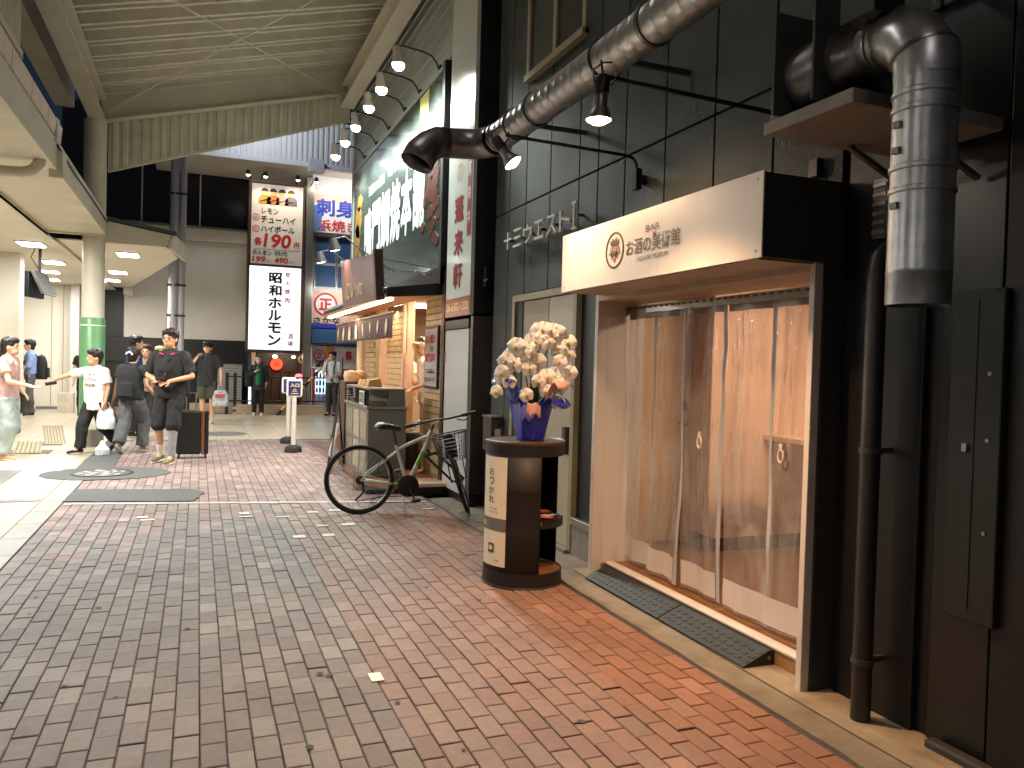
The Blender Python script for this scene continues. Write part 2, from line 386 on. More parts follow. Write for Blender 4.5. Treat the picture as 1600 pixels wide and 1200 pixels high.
# asphalt patches round the manhole
poly = [(-1.22, 8.93), (-.7, 8.83), (-.02, 8.72), (.04, 8.95), (.08, 9.3), (-.1, 9.52), (-.7, 9.62), (-1.2, 9.72)]
def wob(poly, k=5, a=.012):
    out = []
    for i, p in enumerate(poly):
        q = poly[(i+1) % len(poly)]
        for t in range(k):
            s = t/k; out.append((p[0]+(q[0]-p[0])*s+random.gauss(0, a), p[1]+(q[1]-p[1])*s+random.gauss(0, a)))
    return out
ap = put('asphalt_patch', MB().prism([(x, y, .003) for x, y in wob(poly)], (0, 0, .007)), m_asph); ap['kind'] = 'structure'
oval = [(-1.08+.68*math.cos(t*.26)+(.1 if math.cos(t*.26) > 0 else 0), 10.98+.58*math.sin(t*.26)) for t in range(24)]
ap = put('asphalt_patch', MB().prism([(x, y, .003) for x, y in wob(oval, 2, .015)], (0, 0, .006)), m_asph); ap['kind'] = 'structure'
ap = put('asphalt_patch', MB().prism([(x, y, .003) for x, y in wob([(-1.43, 11.45), (-1.0, 11.5), (-1.05, 13.4), (-1.43, 13.5)], 4, .01)], (0, 0, .0045)), m_asph); ap['kind'] = 'structure'
mh = thing('manhole_cover', 'round patterned iron manhole cover in the oval asphalt patch', 'manhole', (-1.08, 10.98, .009))
m_iron = mat('cast_iron', sr(120, 122, 124), .45, .5, var=.15, vs=30)
put('cover_plate', MB().lathe([(0, .006), (.29, .006), (.31, .004), (.31, -.002)], (-1.08, 10.98, .009), 36), m_iron, mh)
put('cover_rim', MB().lathe([(.315, -.002), (.315, .009), (.35, .009), (.35, -.002)], (-1.08, 10.98, .009), 36), m_dkgrey, mh)
for rr, cnt in ((.08, 6), (.16, 11), (.24, 17)):
    for t in range(cnt):
        a = 2*math.pi*t/cnt
        put('raised_stud', MB().obox((-1.08+rr*math.cos(a), 10.98+rr*math.sin(a), .017), ((math.cos(a), math.sin(a), 0), (-math.sin(a), math.cos(a), 0), (0, 0, 1)), (.022, .028, .003)), m_white if t % 2 else m_iron, mh)
# granite kerb slabs
kb = put('granite_kerb', MB().box(-1.43, -1.225, 0, 15.25, -.05, -.006), m_grout); kb['kind'] = 'structure'
y = .05
while y < 10.35:
    put('kerb_slab', MB().box(-1.427, -1.227, y, y+.592, -.04, .004), m_granite, kb, bevel=.004); y += .6
# cream tile pavement on both sides of the brick field
tp = put('tile_pavement', MB().box(-7, -1.432, 0, 26, -.05, -.004).box(-1.432, 5, 15.26, 22.2, -.05, -.004), mat('tile_joint', sr(120, 110, 95), .9)); tp['kind'] = 'structure'
tile_me = {}
def tile(x0, x1, y0, y1, m):
    k = (round(x1-x0, 3), round(y1-y0, 3), m.name)
    if k not in tile_me:
        b = .003; w, l = (x1-x0)/2-.003, (y1-y0)/2-.003
        q = MB().add([(-w,-l,-.03),(w,-l,-.03),(w,l,-.03),(-w,l,-.03),(-w,-l,-b),(w,-l,-b),(w,l,-b),(-w,l,-b),(-w+b,-l+b,0),(w-b,-l+b,0),(w-b,l-b,0),(-w+b,l-b,0)],
            [(8,9,10,11),(4,5,9,8),(5,6,10,9),(6,7,11,10),(7,4,8,11),(0,1,5,4),(1,2,6,5),(2,3,7,6),(3,0,4,7)])
        me = q.mesh('tile'); me.materials.append(m); tile_me[k] = me
    o = bpy.data.objects.new('tile', tile_me[k]); COL.objects.link(o); o.parent = tp; o.location = ((x0+x1)/2, (y0+y1)/2, random.gauss(.002, .0006)); return o
TS = .59
for i in range(8):
    for j in range(43):
        x1 = -1.435-i*TS; x0 = x1-TS; y0 = .3+j*TS; y1 = y0+TS
        if y1 < 6 and i > 1 or y1 < 3: continue
        if i > 3 and y0 < 9 or y1 > 25.5: continue
        dk = (i, j) in ((1, 17), (1, 18), (0, 15))
        if (i, j) in ((1, 22), (1, 24)): continue
        tile(x0, x1, y0, y1, m_tile_dk if dk and (i, j) != (0, 15) else m_tile)
put('accent_strip', MB().box(-2.0, -1.45, 9.02, 9.2, .004, .0075), m_tile_dk, tp)
for i in range(11):
    for j in range(11):
        x0 = -1.43+i*TS; y0 = 15.28+j*.62
        tile(x0, x0+TS, y0, y0+.62, m_tile)
put('dark_inlay', MB().lathe([(0, .0085), (.45, .0085), (.46, .003)], (.45, 16.4, 0), 32), m_tile_dk, tp)
# tactile paving pads
def pad(A, B, C, D, n, lb):
    q = thing('tactile_pad', lb, 'tactile paving', (A[0], A[1], 0))
    put('base_plate', MB().prism([(p[0], p[1], -.02) for p in (A, B, C, D)], (0, 0, .026)), mat('pad_base', sr(160, 148, 116), .6), q)
    A, B, C, D = [Vector((p[0], p[1], .009)) for p in (A, B, C, D)]
    for k in range(n):
        t = (k+.5)/n; p0 = A.lerp(B, t).lerp(D.lerp(C, t), .04); p1 = A.lerp(B, t).lerp(D.lerp(C, t), .96)
        put('rib', MB().bar(p0, p1, .006, .03), mat('pad_rib', sr(108, 103, 90), .6), q)
pad((-2.50, 13.45), (-2.13, 13.40), (-2.38, 15.1), (-2.75, 15.15), 6, 'short ribbed tactile pad in the cream tiles nearest the woman in pink')
pad((-2.30, 14.7), (-1.98, 14.7), (-2.55, 18.4), (-2.92, 18.45), 7, 'long ribbed tactile pad in the cream tiles beside the column')
# concrete apron along the bar front
cs = MB(); N = 60
pts = [(2.372+.002*math.sin(k*1.7)+random.gauss(0, .003), .4+k*8.0/N) for k in range(N+1)]
cs.add([(x, y, .001) for x, y in pts]+[(2.98, y, .004) for x, y in pts]+[(x, y, -.05) for x, y in pts], [(k, N+1+k, N+2+k, k+1) for k in range(N)]+[(k, k+1, 2*N+3+k, 2*N+2+k) for k in range(N)])
c_ = put('concrete_apron', cs, m_conc); c_['kind'] = 'structure'
put('mortar_step', MB().add([(2.55, .4, .008), (2.98, .4, .008), (2.98, 5.2, .008), (2.55+.02, 5.2, .008), (2.53, 2.5, .008)], [(0, 1, 2, 3, 4)]), mat('pale_mortar', sr(150, 135, 112), .9, var=.2, vs=7, bump=.4, bs=30, dirt=.6, ds=3, dcol=(.17, .14, .1)), c_)
# ================================================================== bar building
WX = 2.78
bb = thing('bar_building', 'dark panelled building with black textured siding and the bar doorway', 'building', (WX, 3.5, 0))
# structural core behind the panels with the door opening left free
core = MB().box(WX+.03, WX+.2, 5.05, 5.64, 0, 7.2).box(WX+.03, WX+.2, 2.9, 5.05, 2.03, 7.2).box(WX+.03, WX+.2, -1.2, 2.9, 0, 7.2).box(WX+.03, WX+.2, 5.64, 7.0, 2.14, 7.2).box(WX+.03, WX+.2, 7.0, 7.62, 0, 7.2).box(WX+.2, 6.5, -1.2, -1.0, 0, 7.2).box(WX+.2, 6.5, 7.42, 7.62, 0, 7.2).box(WX, 6.5, -1.2, 7.62, 7.2, 7.3)
put('wall_core', core, m_black, bb)
grooves = [7.6, 7.22, 6.8, 6.26, 5.7, 5.38, 4.97, 4.45, 3.92, 3.4, 2.9, 2.4, 1.9, 1.4, .9, .4, -.1, -.6, -1.2]
for a, b in zip(grooves[:-1], grooves[1:]):
    g_ = .007
    for z0, z1 in ((0, 2.97), (2.985, 7.2)):
        zz = z0
        if z0 == 0:
            if b < 5.04 and a > 2.89: zz = 2.03
            elif b < 7.0 and a > 5.65 and a < 7.1: zz = 2.15
            elif 5.0 < a < 5.72: zz = .3
        if z0 == 0 and a <= 2.91: continue
        if z0 > 1 and a <= 6.81 and b >= 5.69 : z1 = 4.07
        put('siding_panel', MB().box(WX, WX+.03, b+g_, a-g_, zz, z1), m_siding, bb, bevel=.004)
put('siding_panel', MB().box(WX, WX+.03, 5.065, 5.37, .3, 2.02), m_siding, bb, bevel=.004)
# dark recess at the near end: black shutter leaves
for k, (y0, y1, mm) in enumerate(((2.42, 2.86, m_black), (2.1, 2.36, m_glass_dk), (1.72, 2.08, m_black), (1.05, 1.7, m_glass_dk), (.3, 1.03, m_black), (-1.1, .28, m_black))):
    put('shutter_leaf', MB().box(WX+.0+.02*(k % 2), WX+.03, y0, y1, .0, 2.9), mm, bb, bevel=.006)
put('base_kerb', MB().box(WX-.06, WX-.001, -1.1, 2.3, 0, .04), m_dkgrey, bb, bevel=.01)
put('plinth', MB().box(WX-.012, WX+.03, 5.07, 5.63, 0, .24), m_stone, bb, bevel=.004)
put('plinth_rail', MB().box(WX-.03, WX+.03, 5.07, 5.63, .242, .3), m_alu, bb, bevel=.004)
# upper window
win = put('window', MB().box(WX+.01, WX+.06, 5.62, 6.78, 4.09, 6.0), m_black, bb)
for nm, (a, b, c, d) in dict(frame=(5.6, 5.66, 4.08, 6), frame2=(6.74, 6.8, 4.08, 6), frame3=(6.16, 6.22, 4.14, 6), sill=(5.6, 6.8, 4.07, 4.13)).items():
    put('sill' if nm == 'sill' else 'frame', MB().box(WX-(.06 if nm == 'sill' else .035), WX+.008, a, b, c, d), m_beigeframe, win, bevel=.004)
for a, b in ((5.66, 6.16), (6.22, 6.74)): put('pane', MB().box(WX-.012, WX-.004, a, b, 4.13, 6), m_glass_dk, win)
# doorway frame, sill and the room behind
dw = thing('doorway', 'white framed bar doorway with a plywood lined lobby behind it', 'doorway', (2.7, 3.97, 0))
put('frame_post', MB().box(2.62, 2.70, 5.0, 5.045, .0, 2.02), m_wpaint, dw, bevel=.003)
put('frame_post', MB().box(2.62, 2.668, 2.885, 2.92, .0, 2.02), m_wpaint, dw, bevel=.003); put('dark_return', MB().box(2.669, WX+.2, 2.875, 2.918, .0, 2.02), m_dkgrey, dw)
put('jamb', MB().box(2.70, 3.0, 5.0, 5.04, .0, 2.02), m_wpaint, dw, bevel=.002)
put('jamb_skirt', MB().box(2.70, 3.0, 4.992, 4.999, .0, .09), mat('tan_skirt', sr(150, 110, 75), .6), dw)
put('lintel', MB().box(2.62, 3.0, 2.92, 5.0, 1.955, 2.02), mat('tan_soffit', sr(190, 170, 150), .5), dw)
put('riser', MB().box(2.735, 2.745, 2.92, 5.0, 0, .085), mat('tan_riser', sr(160, 128, 80), .6, var=.2), dw)
put('sill', MB().box(2.725, 2.8, 2.92, 5.0, .086, .1), m_wpaint, dw, bevel=.003)
put('lobby_floor', MB().box(2.8, 2.999, 2.925, 4.99, .06, .094).box(3.0, 6.4, 1.5, 5.5, .06, .094), m_wood_fl, dw)
put('lobby_ceiling', MB().box(2.98, 6.4, 1.5, 5.6, 2.3, 2.33), m_wpaint, dw)
put('lobby_wall', MB().box(3.0, 3.72, 5.42, 5.46, .094, 2.3), m_wood_or, dw)
put('lobby_wall', MB().box(3.0, 3.02, 5.05, 5.42, .094, 2.3), m_wood_or, dw)
put('lobby_wall', MB().box(6.36, 6.4, 1.5, 5.5, .094, 2.3), m_wood_or, dw)
put('lobby_wall', MB().box(3.0, 6.4, 1.5, 1.54, .094, 2.3), m_wood_or, dw)
put('lobby_wall', MB().box(3.0, 3.04, 1.54, 2.86, .094, 2.3), m_wood_or, dw)
put('booth_wall', MB().box(3.74, 6.3, 5.06, 5.1, .2, 2.3), m_wood_or, dw)
put('cloth_curtain', MB().grid(lambda s, t: (3.60+1.9*s, 5.0+.022*math.sin(s*34)+.012*math.sin(s*71+t*3), 2.2-(1.88+.03*math.sin(s*23)+.02*math.sin(s*51))*t), 90, 8), mat('pale_cloth', sr(226, 188, 164), .85, var=.05), dw, smooth=True, solid=.004)
put('booth_skirt', MB().box(3.73, 6.3, 5.065, 5.1, .094, .2), m_brownpaint, dw)
put('booth_wall', MB().box(3.70, 3.74, 5.06, 5.42, .2, 2.3), m_wood_or, dw)
idoor = put('inner_door', MB().box(3.2, 3.69, 5.395, 5.418, .12, 2.08), mat('pale_ply', sr(212, 180, 144), .42, var=.08, vs=5, stretch=(7, 7, .5)), dw, bevel=.004)
put('door_handle', MB().tube([(3.62, 5.39, 1.06), (3.62, 5.34, 1.06), (3.53, 5.335, 1.06)], .011, 8).lathe([(0, .0), (.026, .0), (.026, .012), (0, .012)], (3.62, 5.396, 1.06), 14, (0, -1, 0)), m_gal_dk, idoor, smooth=True)
put('keyhole_plate', MB().box(3.60, 3.64, 5.385, 5.394, 1.16, 1.24), m_gal_dk, idoor)
put('door_closer', MB().box(3.22, 3.5, 5.34, 5.394, 1.98, 2.03), m_wpaint, idoor, bevel=.004)
put('counter_shelf', MB().box(4.1, 5.6, 4.6, 5.05, .96, 1.0), m_wood_or, dw, bevel=.004)
for x, y in ((3.35, 4.2), (4.6, 3.6), (5.4, 3.0)):
    dl = put('ceiling_downlight', MB().lathe([(0, 0), (.06, 0), (.07, .012), (.07, .02)], (x, y, 2.285), 18), emis('warm_bulb', (1, .62, .32), 14), dw)
lamp('lobby_light', 'AREA', (3.9, 3.9, 2.25), 27, (1, .74, .50), dw, (3.9, 3.9, 0), .7, sy=.7)
# clear strip curtain
cur = thing('strip_curtain', 'clear vinyl strip curtain with grey edges across the bar doorway', 'curtain', (2.86, 4, 0))
m_vinyl = clear_mat('vinyl', (.97, .95, .93), .06, 1.5, film=.2, bump=1.0, bs=15, cloud=.3)
m_vedge = mat('grey_binding', sr(172, 176, 180), .4, var=.05)
m_vfrost = mat('frosted_flap', sr(206, 198, 192), .45, var=.05)
edges = [4.985, 4.62, 4.24, 3.84, 3.43, 2.995]
put('hanging_rail', MB().box(2.84, 2.88, 2.93, 4.99, 1.87, 1.92), m_alu, cur)
put('rail_holes', MB(), m_black, cur) if False else None
for k in range(30): put('hook', MB().box(2.832, 2.839, 2.96+k*.068, 2.985+k*.068, 1.9, 1.912), m_gal_dk, cur)
random.seed(21)
for k in range(5):
    ya, yb = edges[k], edges[k+1]; ph = k*2.1; sw = (0.0, .0, .06, .03, .01)[k]
    zb = (.13, .12, .12, .11, .12)[k]
    def sf(s, t, ya=ya, yb=yb, ph=ph, zb=zb, k=k):
        z = 1.88+(zb-1.88)*t
        w = .5+.5*t; pull = (1-t)**2
        y = ya+(yb-ya)*s
        x = 2.86+.016*math.sin(s*8+ph+t*1.3)*(1-t*.4)+.006*math.sin(s*13+ph*2+t*2.1)*pull+.016*mnoise.noise(Vector((s*3+k*7, t*4, k)))+.005*mnoise.noise(Vector((s*9+k*7, t*11, k+5)))+.010*t*math.sin(ph+t*3)
        y += .02*math.sin(t*5+ph)*t+.012*mnoise.noise(Vector((s*3, t*5, k+30)))*t
        return (x, y, z)
    so = put('strip', MB().grid(lambda s, t: sf(1-s, t), 26, 60), m_vinyl, cur, smooth=False, recalc=False)
    for p in so.data.polygons: p.use_smooth = True
    eb = MB().grid(lambda s, t: tuple(Vector(sf(1-.075*s if k < 4 else 1-.06*s, t))+Vector((-.004, 0, 0))), 2, 50)
    put('edge_binding', eb, m_vedge, so, smooth=True, recalc=False)
    fb = MB().grid(lambda s, t: tuple(Vector(sf(.02+.88*s, .905+.085*t))+Vector((-.003, 0, 0))), 14, 4)
    put('bottom_flap', fb, m_vfrost, so, smooth=True, recalc=False)
    hb = MB().grid(lambda s, t: tuple(Vector(sf(.02+.9*s, .0+.028*t))+Vector((-.003, 0, 0))), 14, 2)
    put('top_hem', hb, mat('clear_hem', sr(165, 160, 150), .4), so, smooth=True, recalc=False)
for y in (4.02, 3.30):
    put('pull_ring', MB().tube([(2.815, y+.02*math.cos(a*.524), 1.05+.034*math.sin(a*.524)) for a in range(12)], .006, 6, closed=True).box(2.81, 2.82, y-.011, y+.011, 1.08, 1.115), m_wpaint, cur, smooth=True)
# rubber ramps in front of the sill
for k, (y0, y1) in enumerate(((4.0, 4.94), (3.20, 3.99))):
    rp = thing('threshold_ramp', 'black rubber threshold ramp, the %s section in front of the curtain' % ('far shadowed' if k == 0 else 'near wet speckled'), 'ramp', (2.65, y0, 0), 'rubber ramps at the bar doorway')
    put('ramp_body', MB().prism([(2.545, y0, .009), (2.732, y0, .009), (2.732, y0, .082), (2.70, y0, .082), (2.545, y0, .018)], (0, y1-y0, 0)), m_rubber, rp, bevel=.003)
    for a in range(int((y1-y0)/.06)):
        for b in range(3):
            xx = 2.58+b*.04; yy = y0+.03+a*.06
            put('tread_stud', MB().obox((xx, yy, .018+(xx-2.545)*.413+.002), ((1, 0, .413), (0, 1, 0), (-.413, 0, 1)), (.010, .017, .0009)), m_rubber, rp)
    put('side_bolt', MB().lathe([(0, 0), (.01, 0), (.01, .003), (0, .004)], (2.70, y0-.001, .045), 10, (0, -1, 0)), m_alu, rp)
# shop sign box
sg = thing('shop_sign', 'white bar sign box with round leaf emblem above the curtained doorway', 'sign', (2.5, 3.9, 2))
put('sign_face', MB().box(2.295, 2.303, 2.862, 4.93, 1.99, 2.372), m_signface, sg)
put('sign_case', MB().box(2.304, WX-.002, 2.87, 4.925, 1.993, 2.368), m_dkgrey, sg, bevel=.003)
put('sign_underside', MB().box(2.31, 2.7, 2.9, 4.9, 1.985, 1.992), mat('tan_under', sr(180, 160, 138), .5), sg)
EY, EZ, EK = 4.195, 2.185, 1.16
em = put('emblem_ring', MB().lathe([(.097, 0), (.097, .003), (.109, .003), (.109, 0)], (2.2945, EY, EZ), 44, (-1, 0, 0), closed_profile=True), m_ink, sg)
def leaf(cy, cz, ang, L, Wd, teeth=0.):
    pts = []
    for k in range(17):
        t = k/16; w = Wd*math.sin(math.pi*t**.75)*(1+teeth*abs(math.sin(t*14))); pts.append((t*L, w))
    out = pts+[(a, -b) for a, b in reversed(pts[1:-1])]
    c, s = math.cos(ang), math.sin(ang)
    return [(2.292, cy-(a*c-b*s), cz+(a*s+b*c)) for a, b in out]
m_leaf = mat('emblem_brown', sr(158, 108, 88), .5)
for n_, (ang, L, w) in enumerate(((-90, .088, .026), (-152, .078, .026), (-28, .078, .026), (-122, .074, .020), (-58, .074, .020))):
    put('emblem_leaf', MB().prism(leaf(EY, EZ+.012, R(ang), L, w, .22), (.0012+.0002*n_, 0, 0)), m_leaf, em)
for ang, L in ((-90, .075), (-152, .062), (-28, .062), (-122, .055), (-58, .055)):
    put('leaf_vein', MB().prism(leaf(EY, EZ+.012, R(ang), L, .0022), (-.0006, 0, 0)), m_signface, em)
for bx, n_, ang0 in ((.036, 6, 118), (0., 5, 90), (-.036, 6, 62)):
    for k in range(n_):
        put('emblem_petal', MB().prism(leaf(EY+bx*.5, EZ+.022, R(ang0+(k-(n_-1)/2)*13), .05+.008*math.sin(k*2), .0055), (-.0004-.0001*k, 0, 0)), m_ink, em)
letter('lettering', 'BAR', (2.2945, 3.842, 2.241), w=.142, h=.037, m=m_ink, parent=sg, **XL)
letter('lettering', 'お酒の美術館', (2.2945, 4.055, 2.13), w=.555, h=.093, m=m_ink, parent=sg, bold=.005, **XL)
letter('lettering', 'LIQUOR MUSEUM', (2.2945, 3.93, 2.083), w=.32, h=.029, m=m_ink, parent=sg, **XL)
for yy_, zz_ in ((2.9, 2.02), (2.9, 2.34), (4.89, 2.02), (4.89, 2.34)): put('sign_screw', MB().lathe([(0, 0), (.005, 0), (.005, .002), (0, .002)], (2.2945, yy_, zz_), 10, (-1, 0, 0)), m_gal_dk, sg)
put('red_dot', MB().lathe([(0, 0), (.012, 0), (.012, .002), (0, .002)], (2.2915, 3.757, 2.222), 14, (-1, 0, 0)), m_red, sg)
# raised letters on the wall
wl_ = thing('wall_lettering', 'white raised katakana letters on the dark siding beside the bar sign', 'lettering', (WX, 6.4, 2.6))
m_let = mat('letter_steel', sr(236, 233, 228), .4, var=.03)
ys = [7.18, 6.94, 6.69, 6.44, 6.18, 5.92, 5.70]
for ch, y in zip('十三ウエストI', ys):
    if ch == 'I': put('letter', MB().box(WX-.065, WX-.045, y-.062, y-.038, 2.586, 2.764).box(WX-.065, WX-.045, y-.09, y-.01, 2.765, 2.785).box(WX-.065, WX-.045, y-.09, y-.01, 2.565, 2.585), m_let, wl_)
    else: letter('letter', ch, (WX-.045, y, 2.585), w=.2, h=.165, m=m_let, parent=wl_, bold=.015, depth=.02, lift=0, **XL)
    put('standoff', MB().box(WX-.045, WX, y-.11, y-.09, 2.66, 2.68), m_dkgrey, wl_)
# spot lamps on arms
def spot_lamp(lx, ly, lz, tgt, wall_y, wall_z, drop, label, en, col, cone):
    t = thing('spot_lamp', label, 'lamp', (WX, wall_y, wall_z), 'spot lamps over the bar front')
    d = (Vector(tgt)-Vector((lx, ly, lz))).normalized(); P0 = Vector((lx, ly, lz))
    put('shade', MB().lathe([(.03, -.115), (.034, -.06), (.045, -.035), (.062, .0), (.062, .006), (.058, .004), (.042, -.03), (.0, -.035)], P0, 28, d), m_gal_dk, t, smooth=True)
    put('bulb', MB().lathe([(0, .026), (.03, .02), (.052, .006), (.056, -.006), (.05, -.016), (0, -.02)], P0, 24, d), emis('warm_lamp', (1, .74, .48), 45), t, smooth=True)
    put('fitting', MB().lathe([(0, -.2), (.03, -.2), (.036, -.19), (.036, -.116), (.03, -.112), (0, -.112)], P0, 20, d), m_black, t, smooth=True)
    e = P0-d*.16
    put('yoke', MB().tube([e+Vector((.04, 0, 0)), e+Vector((.07, 0, .04)), e+Vector((.07, 0, .08))], .007, 6).tube([e+Vector((-.04, 0, 0)), e+Vector((-.05, 0, .06)), e+Vector((0, 0, .1)), e+Vector((.05, 0, .11))], .005, 6), m_gal_dk, t, smooth=True)
    az = e.z+.04
    if drop:
        put('arm', MB().tube([(e.x+.03, ly, az), (WX-.16, ly, az-.02), (WX-.1, ly, az-.03), (WX-.07, ly, az-.07), (WX-.065, ly, az-.22)], .011, 8), m_black, t, smooth=True)
        put('clamp', MB().box(WX-.085, WX-.04, ly-.03, ly+.03, az-.24, az-.1).box(WX-.04, WX, ly-.02, ly+.02, az-.2, az-.14), m_black, t, bevel=.004)
    else:
        put('arm', MB().tube([(e.x+.03, ly, az), (WX-.04, ly, az-.03)], .012, 8), m_black, t, smooth=True)
        put('clamp', MB().box(WX-.07, WX, ly-.05, ly+.05, az-.07, az+.01), m_gal_dk, t, bevel=.004)
    put('cable', MB().tube([e-d*.05, e-d*.09+Vector((0, .03, .03)), e-d*.1+Vector((.02, .06, 0)), e+Vector((.03, .03, -.01))], .005, 6), m_black, t, smooth=True)
    lamp('lamp_light', 'SPOT', P0+d*.04, en, col, t, P0+d, .06, cone, .75)
spot_lamp(1.70, 3.30, 2.63, (1.62, 3.33, 1.4), 3.3, 2.76, False, 'dark spot lamp facing down from its arm at the middle of the bar sign', 190, (1, .56, .28), 122)
spot_lamp(1.82, 4.69, 2.76, (2.29, 4.36, 2.04), 4.69, 2.8, True, 'bright spot lamp turned to the emblem at the far end of the bar sign', 60, (1, .66, .38), 125)
# long spiral duct
du = thing('spiral_duct', 'long galvanised spiral duct with cowl running along the dark siding', 'duct', (2.2, 5, 3.3))
prof = []
yy = 1.0
while yy < 6.05: prof += [(.112, yy), (.1132, yy+.003), (.1132, yy+.007), (.112, yy+.010)]; yy += .115
put('duct_pipe', MB().lathe(prof, (2.2, 0, 3.3), 32, (0, 1, 0)), m_gal, du, smooth=True)
for y in (3.65, 5.2, 5.95): put('duct_band', MB().lathe([(.113, y), (.122, y), (.122, y+.03), (.113, y+.03)], (2.2, 0, 3.3), 32, (0, 1, 0)), m_gal_dk, du, smooth=True)
path = [(2.2, 6.06, 3.3), (2.2, 6.12, 3.3), (2.17, 6.22, 3.31), (2.10, 6.30, 3.31), (2.0, 6.34, 3.31), (1.88, 6.35, 3.305)]
put('duct_elbow', MB().tube(path, .122, 28, cap=False), m_gal_dk, du, smooth=True)
put('cowl', MB().tube([(1.88, 6.35, 3.305), (1.80, 6.35, 3.30), (1.72, 6.34, 3.255), (1.66, 6.33, 3.19), (1.615, 6.32, 3.10)], [.124, .126, .13, .135, .14], 28, cap=False), m_gal_dk, du, smooth=True, solid=.004)
for y in (2.6, 4.2, 5.6): put('hanger', MB().box(2.2, WX, y-.015, y+.015, 3.295, 3.325).tube([(2.2+.118*math.cos(a*.3), y, 3.3+.118*math.sin(a*.3)) for a in range(21)], .006, 6, closed=True), m_dkgrey, du)
# upright duct, elbow and fan on its shelf
vd = thing('exhaust_duct', 'shiny upright exhaust duct hanging beside the sign with fan on shelf', 'duct', (2.1, 1.86, 1.7))
pr = [(.090, 1.705), (.095, 1.705), (.095, 1.80), (.097, 1.805), (.095, 1.815)]
for z in (2.06, 2.13, 2.31, 2.36): pr += [(.094, z-.01), (.099, z-.006), (.099, z+.006), (.094, z+.01)]
pr += [(.094, 2.42)]
put('duct_pipe', MB().lathe(pr, (2.1, 1.86, 0), 40), m_gal, vd, smooth=True)
for z in (2.0, 2.17, 2.25): put('duct_clip', MB().box(1.994, 2.009, 1.86, 1.885, z, z+.02), m_gal_dk, vd)
put('duct_elbow', MB().tube([(2.1, 1.86, 2.41), (2.1, 1.86, 2.47), (2.11, 1.92, 2.55), (2.14, 2.0, 2.6), (2.17, 2.08, 2.62), (2.19, 2.14, 2.625)], .097, 32, cap=False), m_gal, vd, smooth=True)
for q, d in (((2.1, 1.875, 2.49), (.02, .35, 1)), ((2.14, 2.06, 2.61), (.1, 1, .25))): put('seam_band', MB().lathe([(.095, -.008), (.102, -.005), (.102, .005), (.095, .008)], q, 32, d), m_gal_dk, vd, smooth=True)
put('fan_neck', MB().lathe([(.098, 2.12), (.105, 2.14), (.098, 2.16), (.098, 2.24), (.132, 2.29), (.132, 2.53), (.06, 2.57), (0, 2.57)], (2.2, 0, 2.625), 32, (0, 1, 0)), m_gal_dk, vd, smooth=True)
for yp in (2.28, 2.49): put('fan_plate', MB().box(2.03, 2.55, yp, yp+.014, 2.47, 2.86), m_dkgrey, vd, bevel=.003)
put('fan_foot', MB().box(2.12, 2.5, 2.2, 2.52, 2.462, 2.47), m_gal_dk, vd)
put('shelf_board', MB().box(2.05, WX, 2.11, 2.57, 2.41, 2.46), m_stone, vd, bevel=.004)
for yb in (2.2, 2.5): put('shelf_bracket', MB().bar((2.42, yb, 2.4), (WX-.01, yb, 2.25), .02), m_gal_dk, vd)
put('damper', MB().box(2.0, 2.13, 1.98, 2.13, 2.66, 2.83), m_black, vd, bevel=.004)
# slotted rail and small wall boxes
sr_ = thing('slotted_rail', 'perforated steel rail running out from behind the upright duct', 'rail', (2.7, 1.8, 2.3))
rl = MB().box(WX-.05, WX-.046, 1.0, 1.95, 2.25, 2.29)
put('rail_strip', rl, m_gal, sr_)
for k in range(11): put('slot', MB().box(WX-.053, WX-.0505, 1.05+k*.08, 1.09+k*.08, 2.262, 2.278), m_black, sr_)
put('rail_bracket', MB().box(WX-.046, WX, 1.5, 1.53, 2.25, 2.29), m_gal, sr_)
sb = thing('sensor_box', 'small black sensor box with a thin wire above the sign end', 'sensor', (WX, 3.0, 2.5))
put('case', MB().box(WX-.04, WX, 3.03, 3.09, 2.43, 2.52), m_black, sb, bevel=.004)
put('wire', MB().tube([(WX-.02, 3.05, 2.43), (WX-.03, 3.04, 2.40), (WX-.02, 3.05, 2.37)], .004, 6), m_black, sb)
lv = thing('louvred_duct', 'flat ribbed metal cover strip on the wall under the fan shelf', 'cover', (WX, 2.6, 2.3))
put('cover_plate', MB().box(WX-.04, WX, 2.60, 2.68, 2.08, 2.34), m_gal_dk, lv, bevel=.004)
for k in range(6): put('cover_rib', MB().box(WX-.048, WX-.041, 2.605, 2.675, 2.1+k*.04, 2.115+k*.04), m_gal, lv)
# black rain pipe
rp = thing('rain_pipe', 'black rain pipe standing beside the white door frame', 'pipe', (2.66, 2.57, 0))
put('pipe', MB().tube([(2.665, 2.57, .0), (2.665, 2.57, 1.93), (2.68, 2.57, 1.98), (2.73, 2.57, 2.02)], .041, 24), mat('pipe_black', sr(40, 38, 37), .4, var=.1), rp, smooth=True)
for z in (.25, 1.15): put('pipe_clip', MB().lathe([(.042, z), (.047, z), (.047, z+.025), (.042, z+.025)], (2.665, 2.57, 0), 24).box(2.71, WX, 2.56, 2.58, z, z+.025), m_dkgrey, rp)
cb = thing('metal_cabinet', 'dull grey metal cabinet in the dark beside the rain pipe', 'cabinet', (WX, 2.0, 0))
put('cabinet_case', MB().box(WX-.03, WX-.002, 2.05, 2.27, .55, 1.82), mat('cabinet_grey', sr(27, 31, 33), .55, .1, var=.12, vs=5), cb, bevel=.006)
put('door_line', MB().box(WX-.033, WX-.0305, 2.155, 2.16, .6, 1.78), m_black, cb)
for z in (1.5, 1.25, .9): put('screw', MB().lathe([(0, 0), (.008, 0), (.008, .003), (0, .003)], (WX-.031, 2.10, z), 8, (-1, 0, 0)), m_gal, cb)
